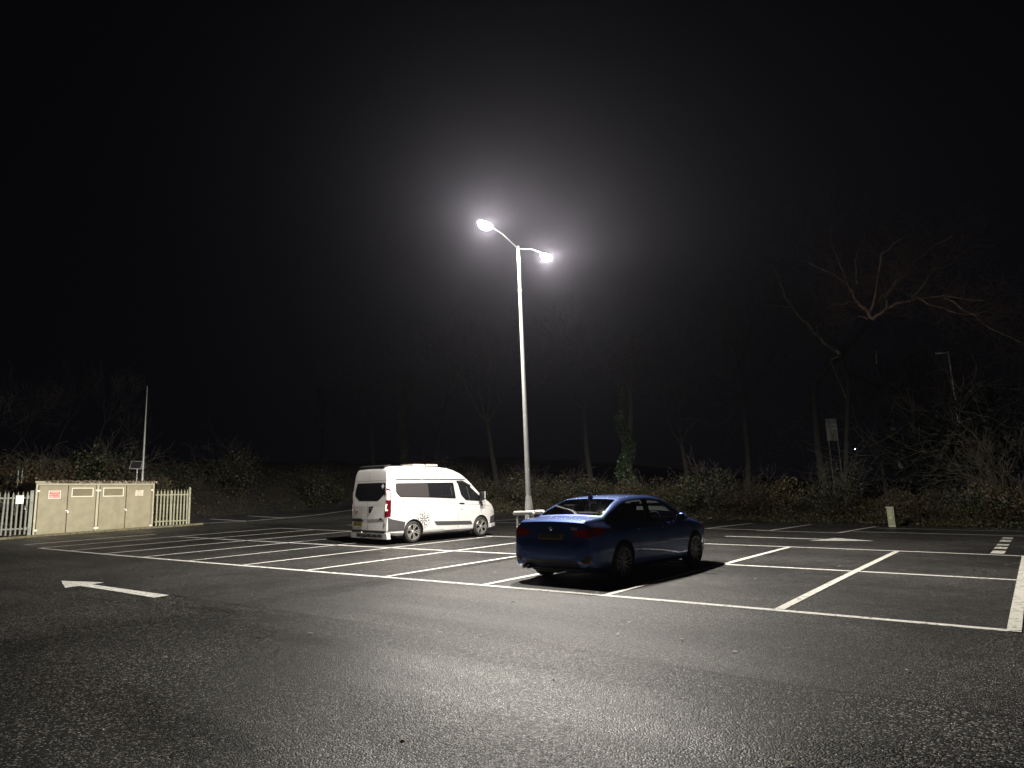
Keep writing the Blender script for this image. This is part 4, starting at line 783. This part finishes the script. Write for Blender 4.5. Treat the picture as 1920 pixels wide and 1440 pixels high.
def spreading_tree():
    rnd = random.Random(5); Y0 = 27.5; base = px3(1518, 700, Y0); bx, by = base.x, base.y; bz = T(bx, by)
    root = empty('bare_tree', (bx, by, bz)); tag(root, 'large spreading bare tree with pale reddish branches at upper right, beyond the hedge', 'tree', 'bare winter trees beyond the car park')
    o = Vector((bx, by, bz)); q = lambda a, b, dy: px3(1420+a/2.572, 400+b/2.572, Y0+dy)-o
    trunk = MB(); limbs = MB(); crown = MB()
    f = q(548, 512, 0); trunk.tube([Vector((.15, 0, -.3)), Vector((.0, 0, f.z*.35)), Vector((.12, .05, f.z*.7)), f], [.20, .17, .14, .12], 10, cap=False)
    L_ = [([(548, 512), (590, 485), (625, 455), (700, 432), (770, 405), (900, 402), (1090, 420)], .085, .5), ([(548, 512), (525, 465), (490, 435), (450, 375), (440, 340), (370, 295), (250, 240)], .08, -.8),
          ([(548, 512), (540, 470), (600, 400), (680, 330), (760, 240), (860, 150), (940, 110)], .08, 1.2), ([(520, 465), (455, 425), (400, 445), (330, 455)], .045, .6), ([(530, 505), (490, 500), (450, 515)], .04, -.5), ([(625, 455), (612, 410), (645, 365), (700, 280)], .04, -.9),
          ([(740, 415), (820, 320), (840, 270), (960, 235)], .04, .9), ([(560, 450), (590, 260), (600, 200), (700, 120)], .05, -1.1), ([(770, 405), (850, 440), (960, 485), (1020, 490), (1130, 470)], .04, .4), ([(900, 402), (1040, 495), (1180, 580), (1290, 632)], .045, 1.3), ([(450, 375), (400, 250), (350, 150), (360, 60)], .04, -1.4), ([(480, 340), (470, 230), (520, 90)], .04, .2)]
    for P, r, dy in L_:
        n_ = len(P); pts = [q(a, b, dy*k/(n_-1)) for k, (a, b) in enumerate(P)]; fine = []
        for a, b in zip(pts, pts[1:]):
            for k in range(3): fine.append(a.lerp(b, k/3)+Vector((rnd.gauss(0, .035), rnd.gauss(0, .05), rnd.gauss(0, .035))))
        fine.append(pts[-1]); m_ = len(fine); rs = [r*(1-.75*k/(m_-1)) for k in range(m_)]; limbs.tube(fine, rs, 6, cap=False)
        for k in range(2, m_):
            d = (fine[k]-fine[k-1]).normalized()
            for _ in range(3): twiggy(crown, fine[k], (d+Vector((rnd.gauss(0, .7), rnd.gauss(0, .7), rnd.gauss(.25, .6)))).normalized(), .013, rnd.uniform(.6, 1.5), 2, rnd, 4, 3, .6, .25, .03, .006, 4)
    trunk.build('trunk', mat('painted_shade_bark', (.010, .010, .008), .95), root, True); limbs.build('limbs', mat('painted_lit_limb', (.34, .24, .19), .8, noise=.3, nscale=6), root, True); crown.build('twigs', mat('fine_twigs', (.10, .068, .052), .9), root)  # darkness painted into the trunk colour, limbs coloured paler as if lit
    # mossy leaning tree left of it
    rt = empty('leaning_tree', tuple(px3(1590, 900, 26.5))); b2 = px3(1590, 900, 26.5); rt.location.z = T(b2.x, b2.y); tag(rt, 'mossy bare tree leaning left, just left of the large reddish tree', 'tree', 'bare winter trees beyond the car park'); o = Vector(rt.location)
    q = lambda a, b, dy: px3(1420+a/2.572, 400+b/2.572, 26.5+dy)-o
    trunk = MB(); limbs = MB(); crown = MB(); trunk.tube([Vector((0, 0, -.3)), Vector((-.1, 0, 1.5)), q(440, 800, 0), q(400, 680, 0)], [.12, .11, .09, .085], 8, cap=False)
    for P, r in (([(400, 680), (340, 640), (290, 590), (260, 560), (200, 490), (130, 400), (100, 300), (60, 250)], .08), ([(290, 590), (285, 540), (330, 520)], .03), ([(200, 490), (150, 450), (60, 440)], .03), ([(130, 400), (110, 330), (115, 290)], .03), ([(400, 680), (350, 720), (380, 780), (430, 900)], .03), ([(575, 720), (570, 660)], .03)):
        pts = [q(a, b, .3*k) for k, (a, b) in enumerate(P)]; fine = []
        for a, b in zip(pts, pts[1:]):
            for k in range(3): fine.append(a.lerp(b, k/3)+Vector((rnd.gauss(0, .03), rnd.gauss(0, .04), rnd.gauss(0, .03))))
        fine.append(pts[-1]); m_ = len(fine); limbs.tube(fine, [r*(1-.6*k/(m_-1)) for k in range(m_)], 6, cap=False)
        for k in range(1, m_):
            for _ in range(3): twiggy(crown, fine[k], Vector((rnd.gauss(0, 1), rnd.gauss(0, 1), rnd.gauss(.5, .8))).normalized(), .011, rnd.uniform(.4, 1.0), 2, rnd, 4, 3, .6, .25, .03, .005, 3)
    trunk.build('trunk', mat('painted_shade_stem', (.010, .010, .008), .95), rt, True); limbs.build('limbs', mat('mossy_bark', (.16, .15, .10), .95, noise=.4, nscale=6), rt, True); crown.build('twigs', TWIG, rt)  # trunk colour carries the darkness of its unlit part; limbs are mossy bark
spreading_tree()
big = bare_tree(21, 12, .2, (.02, 0), 5, 3, .45, .8, None, .22, .007, 'wide bare tree behind the unlit street lamp'); place(big, px2w(1760, 34), 34, 2.4, .9)
t1 = bare_tree(31, 14, .20, (-.08, 0), 5, 3, .4, .55, None, .2, .007, 'tall bare tree behind the bonnet of the white van'); place(t1, px2w(935, 26), 26, 1.0)
t2 = bare_tree(44, 12, .17, (.05, 0), 5, 3, .3, .7, None, .3, .007, 'twisted bare tree directly behind the roof of the white van'); place(t2, px2w(700, 29), 29, 2.2)
t3 = bare_tree(57, 10, .05, (.25, -.1), 5, 3, .35, .6, None, .2, .006, 'leaning thin bare tree above the left palisade fence'); place(t3, -30.0, 0.2, 0, .55)
t4 = bare_tree(63, 9, .042, (.02, .05), 4, 3, .5, .5, None, .16, .006, 'slender bare sapling behind the beige cabinet, left of the slim pole'); place(t4, -31, 6.0, 0, .65)
spots = [(t1, 1110, 28, .4, 1.0, 'bare tree just left of the ivy-clad trunk'), (t2, 1290, 29, 1.9, .95, 'bare tree behind the roof of the blue saloon'), (t1, 1400, 31, 3.3, 1.0, 'bare tree left of the large reddish tree'),
         (t1, 820, 33, 5.1, 1.1, 'bare tree behind the windscreen end of the white van'), (t2, 1840, 30, .2, .9, 'bare tree at the right edge above the brick block'), (t2, 1660, 33, 1.2, .8, 'bare tree behind the tiny cold white light'),
         (t1, 600, 38, 3.9, .8, 'bare tree just left of the white van')]
for src, px, Y, rz, sc, lab in spots: place(copy_tree(src, lab), px2w(px, Y), Y, rz, sc)
for x, y, rz, sc, src, lab in [(-32.5, 2.5, 2.0, .5, t3, 'thin bare tree behind the left door of the beige cabinet'), (-33, 9.5, 4.4, .6, t4, 'slender bare sapling behind the right palisade fence'), (-34, 5.2, 1.0, .7, t4, 'slender bare sapling behind the middle of the cabinet roof'), (-30.5, -1.8, .8, .5, t3, 'leaning bare tree at the left edge of the view')]:
    place(copy_tree(src, lab), x, y, rz, sc)
# ivy-clad tree
def ivy_tree(x, y, label, H=11, seed=9, rr=.75):
    rnd = random.Random(seed); o = bare_tree(seed, H, .22, (-.03, 0), 5, 3, .6, .55, None, .2, .007, label); place(o, x, y)
    m = MB(); 
    for i in range(7500):
        h = rnd.random()**1.3*H*.62; an = rnd.uniform(0, 6.28); w_ = rr*(1.15-h/(H*.9))*(.6+.4*math.sin(h*2.3+an)); q = Vector((w_*math.cos(an)*rnd.random()**.4-.03*h, w_*math.sin(an)*rnd.random()**.4, h)); quad_leaf(m, q, rnd.uniform(.045, .09), rnd)
    m.build('ivy', IVY, o)
ivy_tree(px2w(1180, 25.5), 25.5, 'ivy-clad tree trunk behind the roof of the blue saloon'); ivy_tree(px2w(760, 27), 27, 'slim ivy-clad tree behind the roof vents of the white van', 9, 12, .45)
# bushes: separate, each stems + foliage
def bush(seed, w_, h, n_, lm):
    rnd = random.Random(seed); o = empty('bush'); st = MB(); lf = MB()
    for k in range(9):
        an = rnd.uniform(0, 6.28); d = Vector((math.cos(an)*.6, math.sin(an)*.6, 1)); twiggy(st, Vector((rnd.uniform(-.2, .2), rnd.uniform(-.2, .2), -.1)), d.normalized(), .009, h*.75, 3, rnd, 3, 3, .6, .2, 0, .005, 4)
    lobes = [(Vector((rnd.uniform(-.7, .7)*w_*.5, rnd.uniform(-.7, .7)*w_*.5, rnd.uniform(.25, .8)*h)), rnd.uniform(.25, .5)*h) for _ in range(9)]
    for i in range(n_):
        c, r = rnd.choice(lobes); v = Vector((rnd.gauss(0, 1), rnd.gauss(0, 1), rnd.gauss(0, 1))).normalized()*r*rnd.random()**.35; q = c+v; q.z = max(.02, q.z); quad_leaf(lf, q, rnd.uniform(.035, .075), rnd)
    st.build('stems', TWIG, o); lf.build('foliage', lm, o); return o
b0 = bush(1, 2.4, 1.7, 2600, LEAF); b1 = bush(2, 2.8, 1.5, 2600, BRLEAF); b2 = bush(3, 2.2, 2.1, 2200, LEAF)
BL = [(b0, 1075, 22.9, 1.0, 'dark green bush right behind the lit lamp post base'), (b1, 1210, 22.8, 1.0, 'brownish bramble bush behind the roof of the blue saloon'), (b0, 1330, 22.6, 1.1, 'leafy bush behind the bonnet of the blue saloon'), (b1, 1440, 22.8, 1.05, 'bramble bush between the saloon and the pale green pillar'),
      (b2, 1560, 23.2, .9, 'green bush just left of the pale green pillar'), (b1, 1710, 23.4, .75, 'low brown bush just right of the pale green pillar'), (b0, 1830, 23.8, .8, 'low bush behind the crossing marks'), (b2, 990, 23.6, .9, 'bush behind the hoop barriers'),
      (b2, 900, 24.2, .9, 'dark bush in front of the white van nose'), (b1, 1905, 23.6, .95, 'orange-brown bush at the right edge of the view')]
used = set()
for src, px, Y, sc, lab in BL:
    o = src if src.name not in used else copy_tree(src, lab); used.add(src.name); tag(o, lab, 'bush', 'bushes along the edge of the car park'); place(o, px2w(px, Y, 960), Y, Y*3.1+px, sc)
for x, y, sc, src, lab in [(-28.6, 3.2, 1.2, b1, 'bramble bush showing over the left half of the cabinet roof'), (-28.8, 5.6, 1.3, b0, 'green bush showing over the right half of the cabinet roof'), (-28.4, -.4, 1.1, b1, 'straw-coloured bush behind the left palisade fence'), (-28.6, 7.9, 1.1, b1, 'brown bush behind the right palisade fence'), (-32.6, 11, 1.2, b0, 'dark bush beyond the short fence'), (-33.4, 15, 1.3, b2, 'tall dark bush beyond the far left bays'), (-32, 21, 1.2, b0, 'bush at the far left corner of the bays'), (-24.5, 25.2, 1.2, b2, 'bush on the bank left of the white van')]:
    o = copy_tree(src, lab); tag(o, lab, 'bush', 'bushes along the edge of the car park'); place(o, x, y, x*2.7, sc)
dk = bush(6, 2.0, 2.0, 3200, leafmat('added_dark_leaves', [(0, (.006, .009, .005)), (.5, (.010, .014, .007))]))  # invented bush, near-black leaves and stems added to keep the lamp post dark
for ch in dk.children:
    if ch.name.startswith('stems'): ch.data.materials[0] = mat('added_dark_stem', (.008, .008, .006), .95)
tag(dk, 'made-up dark bush standing in for darkness over the lower half of the unlit street lamp', 'bush'); place(dk, 4.85, 31.2, .4, 2.9)
# multi-stemmed shrub at far right
rnd = random.Random(77); o = empty('bare_shrub'); st = MB(); 
for k in range(8): twiggy(st, Vector((rnd.uniform(-.15, .15), 0, -.1)), Vector((rnd.uniform(-.75, .55), rnd.uniform(-.3, .3), 1)).normalized(), .02, 1.7, 3, rnd, 4, 3, .35, .12, .02, .005, 4)
st.build('stems', TWIG, o); tag(o, 'bare many-stemmed shrub fanning out at the right edge', 'shrub'); place(o, px2w(1890, 24.5, 930), 24.5)
# continuous undergrowth of the bank
rnd = random.Random(4); lf = MB(); cnt = 0; lfb = MB()
while cnt < 62000:
    if rnd.random() < .62: x = rnd.uniform(-20, 13); y = 21.4+abs(rnd.gauss(0, 1))*3.2
    else: x = -26.8-abs(rnd.gauss(0, 1))*4; y = rnd.uniform(-5, 26)
    d = edge_dist(x, y)
    if d < .15: continue
    clump = .5+.5*math.sin(x*1.1+3*math.sin(y*.6))*math.cos(y*.9+x*.35); hh = (.12+.95*clump*sstep(.1, 2.2, d))*(1 if x < -3 else .72)
    q = Vector((x, y, T(x, y)+rnd.random()**.8*hh)); quad_leaf(lf if rnd.random() < .6 else lfb, q, rnd.uniform(.03, .07), rnd); cnt += 1
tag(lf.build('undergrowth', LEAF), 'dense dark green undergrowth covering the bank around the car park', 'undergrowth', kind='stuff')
for i in range(2600):
    if rnd.random() < .6: x = rnd.uniform(-20, 12); y = 21.6+abs(rnd.gauss(0, 1))*2.5
    else: x = -27-abs(rnd.gauss(0, 1))*3; y = rnd.uniform(-4, 25)
    if edge_dist(x, y) < .3: continue
    p = Vector((x, y, T(x, y))); L_ = rnd.uniform(.5, 1.7); d = Vector((rnd.gauss(0, .6), rnd.gauss(0, .5), 1)).normalized(); q = p+d*L_*.6; e = q+(d+Vector((rnd.gauss(0, .5), rnd.gauss(0, .5), -.5))).normalized()*L_*.5
    lfb.tube([p, q, e], [.008, .006, .003], 3, cap=False)
tag(lfb.build('brambles', BRLEAF), 'tangled brown brambles and dead stems over the bank', 'brambles', kind='stuff')
# ------------------------------------------------------------------ haze
m = MB(); m.box((-5, 10, 14.5), (110, 110, 37)); hz = m.build('haze', mat('haze_air', (0, 0, 0))); tag(hz, 'thin night mist glowing round the lit lanterns', 'haze', kind='stuff')
hm = hz.data.materials[0]; n_ = hm.node_tree; n_.nodes.remove(n_.nodes['Principled BSDF']); pv = n_.nodes.new('ShaderNodeVolumePrincipled'); pv.inputs['Color'].default_value = (.84, .82, 1, 1); pv.inputs['Density'].default_value = .00026; pv.inputs['Anisotropy'].default_value = 0.86
n_.links.new(pv.outputs[0], n_.nodes['Material Output'].inputs['Volume'])
